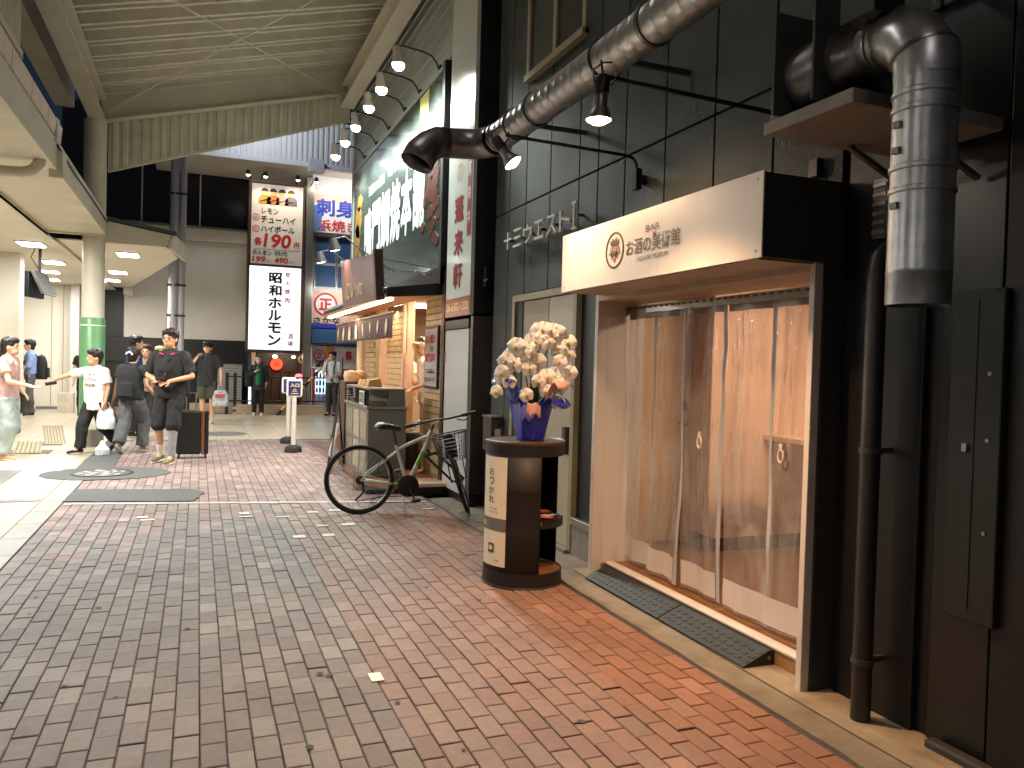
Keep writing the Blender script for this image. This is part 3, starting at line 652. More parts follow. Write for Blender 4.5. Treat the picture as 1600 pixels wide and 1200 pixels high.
put('latch', MB().box(WX-.04, WX-.0305, 2.18, 2.20, 1.2, 1.23), m_gal, cb)
# ================================================================== street canopy
def ibeam(p0, p1, w, h, up=(0, 0, 1), t=.018):
    p0, p1 = Vector(p0), Vector(p1); d = (p1-p0).normalized(); s = d.cross(Vector(up)).normalized(); u = s.cross(d); L = (p1-p0).length/2; c = (p0+p1)/2
    m = MB(); m.obox(c-u*(h/2-t/2), (s, u, d), (w/2, t/2, L)); m.obox(c+u*(h/2-t/2), (s, u, d), (w/2, t/2, L)); m.obox(c, (s, u, d), (t/2, h/2-t-.001, L)); return m
def corrugated(P00, P10, P01, P11, n, depth, nrm):
    """ribbed sheet between two edges; P0x is the first edge (bottom, top), ribs follow the first-to-second edge"""
    a, b, c, d = map(Vector, (P00, P10, P01, P11)); nn = Vector(nrm); m = MB(); vs = []; prof = [(0, 0), (.42, 0), (.5, 1), (.92, 1)]
    st = [(i+x, y) for i in range(n) for x, y in prof]+[(n, 0)]
    for x, y in st:
        t = x/n; vs += [a.lerp(b, t)+nn*(y*depth), c.lerp(d, t)+nn*(y*depth)]
    return m.add(vs, [(2*i, 2*i+2, 2*i+3, 2*i+1) for i in range(len(st)-1)])
cp = thing('street_canopy', 'beige steel street canopy with ribbed deck on a green and cream column', 'canopy', (-1.58, 14.3, 0))
col_ = put('column', MB().lathe([(.165, .28), (.165, 5.2)], (-1.58, 14.3, 0), 36), m_cream_steel, cp, smooth=True)
put('column_wrap', MB().lathe([(.165, .5), (.181, .5), (.181, 2.03), (.165, 2.06)], (-1.58, 14.3, 0), 36), m_green, col_, smooth=True)
put('column_collar', MB().lathe([(.181, 1.93), (.185, 1.93), (.185, 1.945), (.181, 1.945)], (-1.58, 14.3, 0), 36), m_cream, col_, smooth=True)
put('column_base', MB().lathe([(.175, .0), (.182, .0), (.182, .28), (.165, .28)], (-1.58, 14.3, 0), 36), m_alu, col_, smooth=True)
put('main_beam', ibeam((-1.555, -3, 5.38), (-1.555, 14.35, 5.38), .24, .36), m_cream_steel, cp)
put('main_beam', MB().box(-2.12, -1.86, -3, 14.1, 5.3, 5.62), m_cream_steel, cp)
put('main_beam', ibeam((2.4, -3, 6.2), (2.4, 14.5, 6.2), .24, .36), m_cream_steel, cp)
put('cross_beam', ibeam((-1.5, 14.36, 5.42), (2.45, 14.36, 6.46), .2, .42, up=(-.25, 0, 1)), m_cream_steel, cp)
put('cross_beam', ibeam((-1.5, 8.3, 5.52), (2.45, 8.3, 6.5), .2, .3, up=(-.25, 0, 1)), m_cream_steel, cp)
put('end_fascia', corrugated((-1.42, 14.52, 4.47), (2.46, 14.52, 5.82), (-1.42, 14.52, 5.3), (2.46, 14.52, 6.36), 27, -.035, (0, 1, 0)), m_deck, cp, solid=.003)
put('fascia_trim', MB().bar((-1.42, 14.5, 4.46), (2.46, 14.5, 5.81), .05), m_cream_steel, cp)
dz = lambda x: 5.60+.262*(x+1.55)
y = 14.28; k = 0
while y > -2.5:
    pts = [(0, .0), (.05, .0), (.07, .14), (.27, .14), (.28, .05), (.33, .05), (.34, .14), (.545, .14), (.565, .0), (.572, 0)]
    m = MB(); vs = []
    for a, h in pts: vs += [(-1.62, y-.57+a, dz(-1.62)+h), (2.6, y-.57+a, dz(2.6)+h)]
    put('deck_panel', m.add(vs, [(2*i, 2*i+1, 2*i+3, 2*i+2) for i in range(len(pts)-1)]), m_deck, cp, solid=.004)
    y -= .572
for q0, q1 in (((-1.42, 14.2, 5.34), (2.28, 8.5, 6.12)), ((-1.42, 8.5, 5.40), (2.28, 14.2, 6.12))):
    put('brace_rod', MB().tube([q0, q1], .011, 8), m_cream_steel, cp)
    put('rod_turnbuckle', MB().tube([Vector(q0).lerp(Vector(q1), .13), Vector(q0).lerp(Vector(q1), .2)], .02, 8), m_cream_steel, cp)
put('gusset', MB().prism([(-1.46, 14.3, 5.2), (-1.2, 14.3, 5.27), (-1.46, 14.3, 5.5)], (0, .012, 0)), m_cream_steel, cp)
for i in range(8):
    for x in (-1.1, -.95): put('bolt', MB().lathe([(0, 0), (.014, 0), (.014, .012), (0, .014)], (x+(i % 4)*.032+(.2 if i > 3 else 0), 14.25, 5.27+.26*(x+1.5)+.02*(i % 2)), 6, (0, -1, 0)), m_cream_steel, cp)
# ================================================================== station
stn = thing('station_building', 'cream station building with low lit ceiling beside the column', 'building', (-4, 18, 0))
put('wall', MB().box(-8, -3.07, 16.9, 17.3, 0, 3.3), m_cream, stn)
put('wall', MB().box(-6, -2.93, 24, 24.3, 0, 3.45), m_cream, stn)
put('wall_skirt', MB().box(-3.95, -3.3, 23.96, 24, 0, .07), mat('grey_skirt', sr(120, 122, 126), .5), stn)
put('pilaster', MB().box(-3.13, -2.93, 23.6, 24, 0, 3.4), m_wpaint, stn)
put('pilaster_base', MB().box(-3.2, -2.86, 22.2, 22.5, 0, .5), mat('pale_stone', sr(205, 196, 178), .6), stn)
for x in (-3.62, -3.35): put('wall_joint', MB().box(x, x+.012, 23.985, 24, .1, 3.4), m_beigeframe, stn)
put('corner_plinth', MB().box(-3.25, -3.02, 16.6, 16.9, 0, .45), mat('taupe', sr(95, 84, 74), .5), stn, bevel=.01)
put('ceiling', MB().box(-8, -2.2, -4, 26, 3.3, 3.33), m_cream, stn)
put('outer_soffit', MB().box(-2.2, -1.41, -4, 14.15, 3.37, 3.39).box(-2.215, -2.2, -4, 14.15, 3.3, 3.39), m_cream_steel, stn)
put('eave_fascia', MB().box(-1.408, -1.385, -4, 14.12, 3.36, 3.66), m_cream_steel, stn, bevel=.005)
put('fascia_cable', MB().tube([(-1.37, 9.3, 3.6), (-1.375, 10.5, 3.57), (-1.375, 12, 3.585), (-1.375, 14.1, 3.57)], .012, 6), m_black, stn)
put('roof_slab', MB().box(-8, -1.42, -4, 14.12, 3.67, 3.72), m_cream_steel, stn)
put('end_panel', MB().box(-8, -1.42, 14.05, 14.11, 3.34, 3.66), m_cream_steel, stn)
m_pinkg = mat('gutter_pink_tint', sr(214, 198, 184), .4, var=.12, vs=9)  # pink tint paints in the light reflected on the cream gutter
y = -4
while y < 9.2:
    put('gutter_length', MB().prism([(-1.43, y, 3.665), (-1.385, y, 3.68), (-1.37, y, 3.84), (-1.378, y, 3.84), (-1.394, y, 3.69), (-1.43, y, 3.675)], (0, .78, 0)), m_pinkg, stn); y += .8
put('gutter_end', MB().box(-1.43, -1.36, 9.2, 9.34, 3.62, 3.86), m_cream_steel, stn, bevel=.01)
put('downpipe', MB().tube([(-1.47, 9.0, 3.66), (-1.47, 9.0, 3.44), (-1.48, 9.0, 3.34), (-1.54, 9.0, 3.26), (-1.63, 9.0, 3.23), (-2.6, 9.0, 3.2)], .055, 18), m_cream_steel, stn, smooth=True)
put('eave_bracket', MB().box(-2.6, -1.42, 8.3, 8.45, 3.42, 3.62), m_cream_steel, stn)
put('eave_box', MB().box(-1.46, -1.33, 9.36, 9.62, 3.28, 3.56), m_cream_steel, stn, bevel=.008)
put('side_hoarding', corrugated((-1.74, 3, 4.5), (-1.74, 9.3, 4.5), (-1.74, 3, 5.28), (-1.74, 9.3, 5.28), 60, .03, (1, 0, 0)), m_deck, stn, solid=.003)
put('hoarding_trim', MB().box(-1.8, -1.69, 3, 9.32, 4.42, 4.5), m_cream_steel, stn)
put('upper_roof_edge', MB().prism([(-1.5, 9.4, 3.73), (-1.5, 14.1, 3.73), (-1.9, 14.1, 4.25), (-2.3, 9.4, 4.25)], (-.05, 0, .03)), mat('pale_roof', sr(196, 194, 192), .5), stn)
# canopy beyond the column
c2 = thing('entrance_canopy', 'cream entrance canopy with dark roof edge beyond the column', 'canopy', (-1, 16, 3.4))
sof = [(-3.0, 15.0, 3.36), (-.55, 14.98, 3.36), (-.40, 16.6, 3.36), (-1.8, 24.6, 3.36), (-3.0, 24.6, 3.36)]
put('soffit', MB().prism(sof, (0, 0, .02)), m_cream, c2)
put('near_fascia', MB().prism([(-1.75, 14.98, 3.385), (-.52, 14.98, 3.385), (-.47, 14.98, 3.57), (-1.75, 14.98, 3.77)], (0, .03, 0)), m_cream_steel, c2)
put('roof_sheet', MB().prism([(-2.6, 14.9, 3.92), (-.40, 14.9, 3.58), (-.3, 16.6, 3.58), (-1.7, 24.6, 3.58), (-2.6, 24.6, 3.92)], (0, 0, .05)), mat('dark_roof', sr(58, 66, 68), .5), c2)
put('end_gutter', MB().prism([(-.53, 14.95, 3.33), (-.30, 16.5, 3.30), (-.22, 16.5, 3.54), (-.46, 14.95, 3.56)], (.06, -.02, 0)), m_cream_steel, c2)
put('gutter_box', MB().box(-1.95, -1.72, 24.3, 24.7, 3.15, 3.5), m_cream_steel, c2)
# ceiling light panels
m_panel = emis('panel_light', (1, .975, .92), 12)
def ceil_light(x, y, z, label, w=.34, l=.5, en=None):
    t = thing('ceiling_light', label, 'ceiling light', (x, y, z), 'white panel lights under the station ceilings')
    put('housing', MB().box(x-w/2-.03, x+w/2+.03, y-l/2-.03, y+l/2+.03, z-.02, z-.001), m_wpaint, t)
    put('diffuser', MB().box(x-w/2, x+w/2, y-l/2, y+l/2, z-.035, z-.0205), m_panel, t)
    if en: lamp('panel_glow', 'AREA', (x, y, z-.05), en, (1, .97, .91), t, (x, y, 0), w, sy=l)
for x, y, z, lb in ((-2.62, 15.3, 3.3, 'bright panel light nearest on the station ceiling above the cream wall'), (-2.72, 18.1, 3.3, 'second ceiling panel light along the station passage'), (-3.1, 20.2, 3.3, 'third ceiling panel light, above the hanging screens'), (-3.4, 22.3, 3.3, 'small farthest ceiling panel light in the station passage')):
    ceil_light(x, y, z, lb, en=32)
for x, y, lb in ((-1.25, 16.4, 'bright panel light nearest under the entrance canopy'), (-1.72, 20.0, 'middle panel light under the entrance canopy'), (-2.05, 22.2, 'farthest panel light under the entrance canopy')):
    ceil_light(x, y, 3.36, lb, en=54)
for x, y, e in ((-2.8, 11.9, 170), (-2.6, 9.2, 150), (-1.8, 6.4, 18), (-1.8, 3.6, 12), (-1.8, .8, 9), (-1.8, -2, 9)):  # unseen fixtures carrying the row on, added to light the foreground
    ceil_light(x, y, 3.3 if x < -2.2 else 3.37, 'added unseen panel light carrying the ceiling row on along the station front', en=e)
for x, y, e in ((.4, 10.6, 60), (.4, 5.2, 17), (.4, -.6, 12)):  # out-of-view battens, added to brighten the near pavement
    t = thing('fill_batten', 'added batten light out of view under the street canopy deck', 'batten light', (x, y, 6), 'added unseen batten lights under the street canopy')
    if y > 9: continue
    put('housing', MB().box(x-.6, x+.6, y-.05, y+.05, dz(x-.6)-.17, dz(x-.6)-.12), m_wpaint, t)
    put('tube', MB().tube([(x-.58, y, dz(x-.6)-.19), (x+.58, y, dz(x-.6)-.19)], .018, 10), emis('batten_tube', (1, .96, .88), 6), t)
    lamp('batten_glow', 'AREA', (x, y, dz(x-.6)-.22), e, (1, .96, .92), t, (x, y, 0), 1.2, sy=.08)
for o in [o for o in bpy.data.objects if o.name.startswith('fill_batten') and not any(c.parent == o for c in bpy.data.objects)]: bpy.data.objects.remove(o)
# hanging display screens
ds = thing('display_screens', 'pair of dark display screens hung in a wedge from the station ceiling', 'screen', (-2.62, 16.2, 3.2))
put('drop_pole', MB().tube([(-2.62, 16.1, 3.3), (-2.62, 16.1, 2.75)], .025, 10), m_black, ds, smooth=True)
put('screen', MB().obox((-2.70, 16.1, 2.66), ((.25, 1, 0), (1, -.25, .0), (0, 0, 1)), (.3, .035, .22)), m_black, ds, bevel=.006)
sc_ = put('screen', MB().obox((-2.55, 16.1, 2.70), ((.2, 1, 0), (1, -.2, .45), (-.45, .1, 1)), (.3, .025, .22)), m_dkgrey, ds, bevel=.006)
put('screen_face', MB().obox((-2.522, 16.1, 2.685), ((.2, 1, 0), (1, -.2, .45), (-.45, .1, 1)), (.28, .003, .2)), emis('screen_glow', (.75, .8, .9), .8), sc_)
put('loose_cable', MB().tube([(-2.7, 16.1, 3.3), (-2.76, 16.1, 3.15), (-2.7, 16.1, 3.05), (-2.64, 16.1, 2.95)], .008, 6), m_black, ds, smooth=True)

# ================================================================== far buildings
FY = 25.0
fb = thing('warehouse_block', 'pale windowless block with dark glazing above behind the people', 'building', (-.5, FY, 0))
m_fwall = mat('far_wall', sr(226, 221, 210), .7, var=.05, vs=1.2, dirt=.12, ds=.8, dcol=(.3, .27, .22))
m_navy = mat('navy_glazing', sr(20, 24, 36), .25, var=.2, vs=1)
put('wall_panel', MB().box(-1.98, 1.32, FY, FY+.3, 2.0, 4.85), m_fwall, fb)
put('wall_panel', MB().box(1.32, 3.2, FY, FY+.3, 2.0, 7.2), m_fwall, fb)
put('beam', MB().box(-2.6, 1.4, FY-.18, FY, 4.86, 5.22), m_fwall, fb, bevel=.02)
put('beam_flashing', MB().box(-2.6, 1.4, FY-.2, FY-.02, 5.22, 5.27), m_alu, fb)
for a, b in ((-3.6, -2.6), (-2.59, -1.585), (-1.555, -.045), (-.015, 1.45)): put('glazing_panel', MB().box(a, b, FY+.05, FY+.2, 5.28, 8.5), m_navy, fb)
for x in (-1.57, -.03): put('lit_cable', MB().box(x-.02, x+.02, FY-.03, FY+.05, 5.28, 8.5), m_wpaint, fb)  # lit cables, stood in for by white-painted bars
for a, b, c, d in ((.9, 1.27, 4.6, 4.84), (.9, 1.26, 3.33, 3.74)): put('hatch', MB().box(a, b, FY-.02, FY, c, d), m_fwall, fb, bevel=.004)
put('lower_band', MB().box(-6, 1.32, FY+.02, FY+.3, 1.3, 1.995), m_black, fb)
put('side_wall', MB().box(-6, -1.985, FY+.02, FY+.3, 2.0, 5.2), m_black, fb)
put('side_wall', MB().box(-6, .4, FY+.1, FY+.3, -.3, 1.3), m_black, fb)
sh = put('roller_shutter', MB().box(.42, 1.22, FY+.05, FY+.1, 0, 1.3), m_fwall, fb)
for k in range(16): put('slat', MB().box(.44, 1.2, FY+.03, FY+.048, .02+k*.08, .085+k*.08), mat('shutter_slat', sr(170, 166, 156), .5), sh)
put('band_panel_seam', MB().box(.35, .37, FY, FY+.02, 1.35, 1.95), m_dkgrey, fb)
up_ = thing('utility_pole', 'pair of lavender grey utility poles rising behind the entrance canopy', 'pole', (-.5, 20, 0))
m_pole = mat('pole_grey', sr(204, 204, 216), .5, var=.05)
put('pole_shaft', MB().tube([(-.58, 20, 0), (-.56, 20, 6.6)], [.11, .1], 18), m_pole, up_, smooth=True)
put('pole_shaft', MB().tube([(-.40, 20, 0), (-.38, 20, 6.6)], [.075, .07], 18), m_pole, up_, smooth=True)
for z in (2.4, 3.1, 5.2): put('pole_clamp', MB().box(-.7, -.3, 19.9, 19.915, z, z+.05), m_dkgrey, up_)
put('pole_sticker', MB().box(-.63, -.57, 19.885, 19.889, 2.05, 2.3), mat('red_white_sticker', sr(225, 190, 195), .5), up_)
# bright arcade roof
ar = thing('arcade_roof', 'white corrugated arcade roof edge lit up behind the canopy', 'roof', (2, 23, 7))
m_wcorr = mat('white_corrugated', sr(214, 216, 222), .45, var=.03)
put('ribbed_fascia', corrugated((-1.2, 22.6, 6.93), (5.2, 22.6, 6.93), (-1.2, 22.6, 8.1), (5.2, 22.6, 8.1), 46, -.05, (0, 1, 0)), m_wcorr, ar, solid=.003)
put('eave_tube', MB().box(-1.2, 5.2, 22.5, 22.66, 6.78, 6.92), m_wcorr, ar, bevel=.02)
put('soffit', MB().box(-1.2, 5.2, 22.66, 25, 6.80, 6.84), m_fwall, ar)
put('flood_lamp', MB().box(1.0, 1.3, 20.2, 20.35, 8.6, 8.75), m_dkgrey, ar)
lamp('flood_glow', 'AREA', (1.2, 20.4, 8.55), 48, (.9, .95, 1), ar, (1.6, 22.6, 7.2), .4)
put('junction_box', MB().box(2.72, 3.12, 22.3, 22.49, 6.62, 6.97), mat('lav_box', sr(190, 190, 205), .5), ar, bevel=.01)
put('steel_post', MB().box(2.74, 2.96, 23.0, 23.25, 0, 6.62), m_alu, ar, bevel=.01)
# sign tower
tw = thing('sign_tower', 'tall restaurant sign tower with price board over a glowing white light box', 'sign', (1.95, 23, 1.7))
put('cabinet', MB().box(1.20, 2.70, 22.93, 23.35, 1.66, 6.34), m_brownpaint, tw, bevel=.01)
put('price_board', MB().box(1.28, 2.64, 22.915, 22.93, 4.1, 6.28), mat('board_cream', sr(232, 224, 214), .5, var=.03), tw)
put('light_box', MB().box(1.26, 2.63, 22.905, 22.93, 1.74, 4.03), emis('lightbox_white', (1, 1, 1), 1.1), tw)
m_bk = mat('sign_black', sr(30, 32, 40), .5, var=.05); m_rd = mat('sign_red', sr(196, 34, 40), .5, var=.05); m_pk = mat('sign_pink', sr(206, 84, 140), .5)
FP = 22.903
# four cheering diners painted along the top
for k, (x, hair) in enumerate(((1.62, 30), (1.84, 36), (2.08, 42), (2.32, 38))):
    ad = put('painted_diner', MB().prism([(x-.17, 22.912, 5.74), (x+.17, 22.912, 5.74), (x+.16, 22.912, 5.92), (x+.08, 22.912, 5.99), (x-.08, 22.912, 5.99), (x-.16, 22.912, 5.9)], (0, -.003, 0)), mat('coat%d' % k, sr(*((190, 150, 60), (200, 120, 70), (190, 170, 160), (110, 104, 116))[k]), .6), tw)
    put('painted_face', MB().lathe([(0, 0), (.085, 0), (.085, .003), (0, .003)], (x, 22.908, 6.06), 18, (0, -1, 0)), mat('painted_skin', sr(240, 190, 120), .6), ad)
    put('painted_hair', MB().prism([(x+.1*math.cos(t*.314), 22.905, 6.08+.1*math.sin(t*.314)) for t in range(11)], (0, -.003, 0)), mat('painted_hair', sr(60, 36, 24), .6), ad)
    put('painted_arm', MB().bar((x-.12, 22.905, 5.82), (x+.06, 22.905, 5.88), .05, .006), MATS['painted_skin'], ad)
letter('lettering', 'レモン', (1.55, 22.914, 5.47), w=.44, h=.16, m=m_bk, parent=tw, bold=.012, **YL)
letter('lettering', 'チューハイ', (1.53, 22.914, 5.22), w=.92, h=.2, m=m_bk, parent=tw, bold=.015, **YL)
letter('lettering', 'ハイボール', (1.53, 22.914, 4.97), w=.90, h=.19, m=m_bk, parent=tw, bold=.015, **YL)
for z in (5.27, 4.96): 
    put('red_badge', MB().lathe([(.075, 0), (.095, 0), (.095, .003), (.075, .003)], (1.40, 22.913, z+.09), 20, (0, -1, 0), closed_profile=True), m_rd, tw)
    letter('lettering', '大', (1.355, 22.913, z+.045), w=.09, h=.09, m=m_rd, parent=tw, bold=.01, **YL)
letter('lettering', '各', (1.36, 22.914, 4.60), w=.21, h=.22, m=m_rd, parent=tw, bold=.03, **YL)
letter('lettering', '190', (1.6, 22.914, 4.56), w=.72, h=.38, m=m_rd, parent=tw, bold=.022, shear=.12, **YL)
letter('lettering', '円', (2.42, 22.914, 4.58), w=.14, h=.16, m=m_rd, parent=tw, bold=.01, **YL)
put('rule_line', MB().box(1.34, 2.58, 22.911, 22.914, 4.50, 4.507), m_bk, tw)
letter('lettering', 'ホルモン', (1.33, 22.914, 4.34), w=.5, h=.13, m=m_bk, parent=tw, bold=.015, **YL)
letter('lettering', '焼肉', (1.9, 22.914, 4.34), w=.34, h=.14, m=m_bk, parent=tw, bold=.005, **YL)
letter('lettering', '199', (1.32, 22.914, 4.14), w=.34, h=.16, m=m_rd, parent=tw, bold=.015, shear=.1, **YL)
letter('lettering', '円~', (1.68, 22.914, 4.14), w=.15, h=.07, m=m_rd, parent=tw, **YL)
letter('lettering', '490', (1.9, 22.914, 4.14), w=.36, h=.16, m=m_rd, parent=tw, bold=.015, shear=.1, **YL)
letter('lettering', '円~', (2.3, 22.914, 4.14), w=.15, h=.07, m=m_rd, parent=tw, **YL)
for k, ch in enumerate('昭和ホルモン'):
    letter('lettering', ch, (1.77, FP, 3.58-k*.345), w=.35, h=.3, m=m_bk, parent=tw, bold=.035, **YL)
for k, ch in enumerate('炭火焼肉'):
    letter('lettering', ch, (2.2, FP, 3.76-k*.235), w=.14, h=.15, m=m_pk, parent=tw, bold=.025, **YL)
for k, ch in enumerate('酒場'): letter('lettering', ch, (2.3, FP, 2.05-k*.2), w=.15, h=.15, m=m_pk, parent=tw, bold=.02, **YL)
for x, s in ((1.25, -1), (1.5, 1), (2.45, 0), (2.85, 1)):
    ar_ = put('sign_lamp', MB().tube([(x, 22.95, 6.36), (x+.05*s, 22.75, 6.52), (x+.1*s, 22.5, 6.45)], .014, 8).lathe([(0, -.1), (.05, -.1), (.07, .02), (0, .02)], (x+.1*s, 22.48, 6.42), 14, (0, .3, -1)), m_black, tw, smooth=True)
    put('lamp_bulb', MB().ell((x+.1*s, 22.49, 6.39), (.05, .05, .03)), emis('sign_bulb', (1, .8, .55), 20), ar_)
for x in (1.6, 2.4): lamp('sign_glow', 'SPOT', (x, 22.5, 6.36), 38, (1, .82, .6), tw, (x, 22.93, 5.2), .05, 110, .8)
# grill restaurant front under the tower
gr = thing('grill_front', 'dark grill restaurant front with wooden doors and a red round lantern', 'shop front', (2.1, 24, 0))
m_dwood = mat('dark_wood', sr(74, 48, 34), .5, var=.2, vs=4, stretch=(6, 6, .8))
put('back_wall', MB().box(1.35, 2.98, 24.2, 24.4, 0, 2.0), mat('slate_wall', sr(58, 60, 66), .6), gr)
for k in range(4): put('door_leaf', MB().box(1.75+k*.25, 1.98+k*.25, 24.12, 24.18, .06, 1.1), m_dwood, gr, bevel=.004)
put('door_rail', MB().box(1.72, 2.76, 24.1, 24.19, 1.11, 1.2), m_brownpaint, gr)
put('post', MB().box(1.6, 1.71, 24.0, 24.19, 0, 1.9), m_dwood, gr); put('post', MB().box(2.77, 2.86, 24.0, 24.19, 0, 1.9), m_dwood, gr)
put('post', MB().box(1.42, 1.52, 23.8, 24.0, 0, 1.9), m_wood_or, gr)
put('lit_pane', MB().box(1.36, 1.55, 24.02, 24.05, .1, 1.2), emis('pale_window', (.8, .93, 1), 1.6), gr)
lt = put('round_lantern', MB().lathe([(0, 0), (.17, 0), (.17, .06), (0, .06)], (2.12, 24.05, 1.34), 26, (0, -1, 0)), emis('lantern_red', (1, .09, .03), 1.6), gr)
letter('lettering', '串', (2.03, 23.985, 1.25), w=.18, h=.19, m=mat('lantern_ink', sr(120, 20, 16), .5), parent=lt, **YL)
for x, r in ((2.06, .07), (2.58, .06)): put('wall_lamp', MB().ell((x, 23.9, 1.56), (r, r, r*.7)), emis('globe_warm', (1, .72, .42), 8), gr)
put('porthole_ring', MB().lathe([(.09, 0), (.13, 0), (.13, .05), (.09, .05)], (2.82, 23.7, 1.5), 22, (0, -1, 0), closed_profile=True), mat('ring_wood', sr(216, 180, 130), .4), gr)
put('glow_sign', MB().ell((2.66, 23.2, 1.0), (.11, .05, .09)), emis('red_glow', (1, .2, .25), 2.0), gr)
lamp('front_glow', 'POINT', (2.2, 23.4, 1.75), 22, (1, .75, .5), gr, size=.2)
# seafood restaurant
sf_ = thing('seafood_restaurant', 'seafood restaurant front with brush lettered signs and blue panels', 'shop front', (3.8, 23.5, 0))
m_blu = mat('blue_panel', sr(46, 84, 128), .5, var=.08); m_wsg = mat('sign_white', sr(228, 226, 226), .5, var=.03)
m_lblue = mat('brush_blue', sr(50, 62, 170), .5); m_ora = mat('salmon_panel', sr(226, 190, 165), .5)
put('wall', MB().box(2.97, 7, 23.5, 23.8, 0, 6.8), m_wsg, sf_)
put('name_board', MB().box(2.99, 5.4, 23.3, 23.49, 5.15, 6.25), m_ora, sf_)
put('board_field', MB().box(3.0, 5.4, 23.285, 23.299, 5.16, 6.0), m_wsg, sf_)
put('wave_mark', MB().prism([(3.0, 23.28, 5.17), (3.35, 23.28, 5.2), (3.2, 23.28, 5.45), (3.25, 23.28, 5.8), (3.1, 23.28, 5.95), (3.0, 23.28, 5.9)], (0, -.003, 0)), mat('wave_blue', sr(80, 130, 190), .5), sf_)
letter('lettering', '刺身', (3.06, 23.282, 5.62), w=1.08, h=.5, m=m_lblue, parent=sf_, bold=.03, **YL)
letter('lettering', '浜焼き', (3.1, 23.282, 5.2), w=1.15, h=.33, m=m_rd, parent=sf_, bold=.02, **YL)
for z0, z1 in ((4.32, 5.05), (3.62, 4.24)):
    for x0 in (3.1, 3.74, 4.38): put('blue_pane', MB().box(x0, x0+.56, 23.47, 23.498, z0, z1), m_blu, sf_)
for x0 in (3.06, 3.68, 4.32): put('pane_post', MB().box(x0, x0+.035, 23.44, 23.497, 3.55, 5.1), m_alu, sf_)
put('emblem_board', MB().box(2.99, 5.4, 23.3, 23.49, 2.5, 3.48), m_ora, sf_)
def emblem(x, z, r, y):
    e = put('round_emblem', MB().lathe([(r*.82, 0), (r, 0), (r, .004), (r*.82, .004)], (x, y, z), 30, (0, -1, 0), closed_profile=True), m_rd, sf_)
    letter('lettering', '正', (x-r*.55, y-.002, z-r*.5), w=r*1.1, h=r*1.0, m=m_rd, parent=e, bold=.04, **YL)
put('emblem_disc', MB().lathe([(0, 0), (.35, 0), (.35, .003), (0, .003)], (3.38, 23.298, 3.1), 30, (0, -1, 0)), m_wsg, sf_)
emblem(3.38, 3.1, .34, 23.294)
letter('lettering', 'さかな', (3.05, 23.296, 2.56), w=.75, h=.17, m=m_bk, parent=sf_, bold=.02, **YL)
put('wave_band', MB().box(2.99, 5.4, 23.28, 23.299, 2.42, 2.55), m_lblue, sf_)
put('blue_awning', MB().prism([(2.99, 23.49, 2.42), (2.99, 23.1, 2.36), (2.99, 23.06, 1.98), (2.99, 23.2, 1.94), (2.99, 23.49, 1.96)], (2.4, 0, 0)), m_blu, sf_)
put('poster_board', MB().box(3.02, 4.4, 23.35, 23.49, 1.25, 1.9), mat('poster_pink', sr(236, 214, 212), .5), sf_)
put('poster_patch', MB().box(3.42, 3.66, 23.335, 23.349, 1.55, 1.9), mat('poster_orange', sr(232, 150, 60), .5), sf_)
emblem(3.25, 1.62, .17, 23.345)
letter('lettering', '酒', (3.12, 23.345, 1.27), w=.28, h=.22, m=m_bk, parent=sf_, bold=.03, **YL)
letter('lettering', '祭', (3.98, 23.345, 1.5), w=.2, h=.28, m=m_rd, parent=sf_, bold=.03, **YL)
lamp('signs_glow', 'AREA', (3.9, 22.4, 6.55), 24, (1, .97, .93), sf_, (3.9, 23.4, 5.2), 1.6, sy=.15)
lamp('low_glow', 'AREA', (3.7, 22.3, 3.55), 14, (1, .95, .9), sf_, (3.7, 23.5, 2.4), 1.2, sy=.15)
vm = thing('vending_machine', 'glowing blue and white vending machine behind the black railing', 'vending machine', (3.25, 23, 0))
put('case', MB().box(2.98, 3.62, 22.7, 23.3, 0, 1.28), mat('case_white', sr(226, 226, 232), .4), vm, bevel=.01)
put('red_edge', MB().box(2.97, 3.03, 22.66, 22.7, .02, 1.27), m_rd, vm)
put('display_window', MB().box(3.06, 3.6, 22.68, 22.699, .55, 1.2), emis('vend_glow', (.45, .68, 1), 2.0), vm)
for r in range(3):
    for c in range(6): put('drink_bottle', MB().lathe([(0, 0), (.03, 0), (.03, .1), (.014, .14), (.014, .165), (0, .165)], (3.10+c*.09, 22.66, .58+r*.2), 10), mat('drink%d' % ((r*5+c) % 5), sr(*((200, 50, 60), (60, 120, 60), (70, 110, 200), (230, 220, 210), (180, 120, 60))[(r*5+c) % 5]), .4), vm)
put('lower_panel', MB().box(3.06, 3.6, 22.68, 22.699, .1, .5), mat('vend_low', sr(196, 202, 226), .4), vm)
put('bottle_print', MB().box(3.44, 3.58, 22.67, 22.679, .14, .48), m_rd, vm)
# low planter wall with railing
pw = thing('planter_wall', 'low tan brick wall carrying the black railing at the end of the street', 'wall', (2, 22, 0))
m_pb = mat('planter_core', sr(120, 104, 86), .8); m_pbk = mat('planter_brick', sr(186, 164, 138), .7, var=.12, vs=12)
put('wall_core', MB().box(.9, 4.6, 21.94, 22.2, 0, .27).box(-.2, .9, 22.4, 22.6, 0, .27).box(.88, .95, 22.2, 22.6, 0, .27), m_pb, pw)
for r in range(4):
    for c in range(19): put('brick', MB().box(.9+c*.196+(r % 2)*.098-.05, .9+c*.196+(r % 2)*.098+.137, 21.915, 21.945, .006+r*.068, .066+r*.068), m_pbk, pw)
    for c in range(6): put('brick', MB().box(-.2+c*.19, -.02+c*.19, 22.375, 22.405, .006+r*.068, .066+r*.068), m_pbk, pw)
rf = thing('railing', 'black steel railing standing on the low brick wall', 'railing', (2, 22.05, .27))
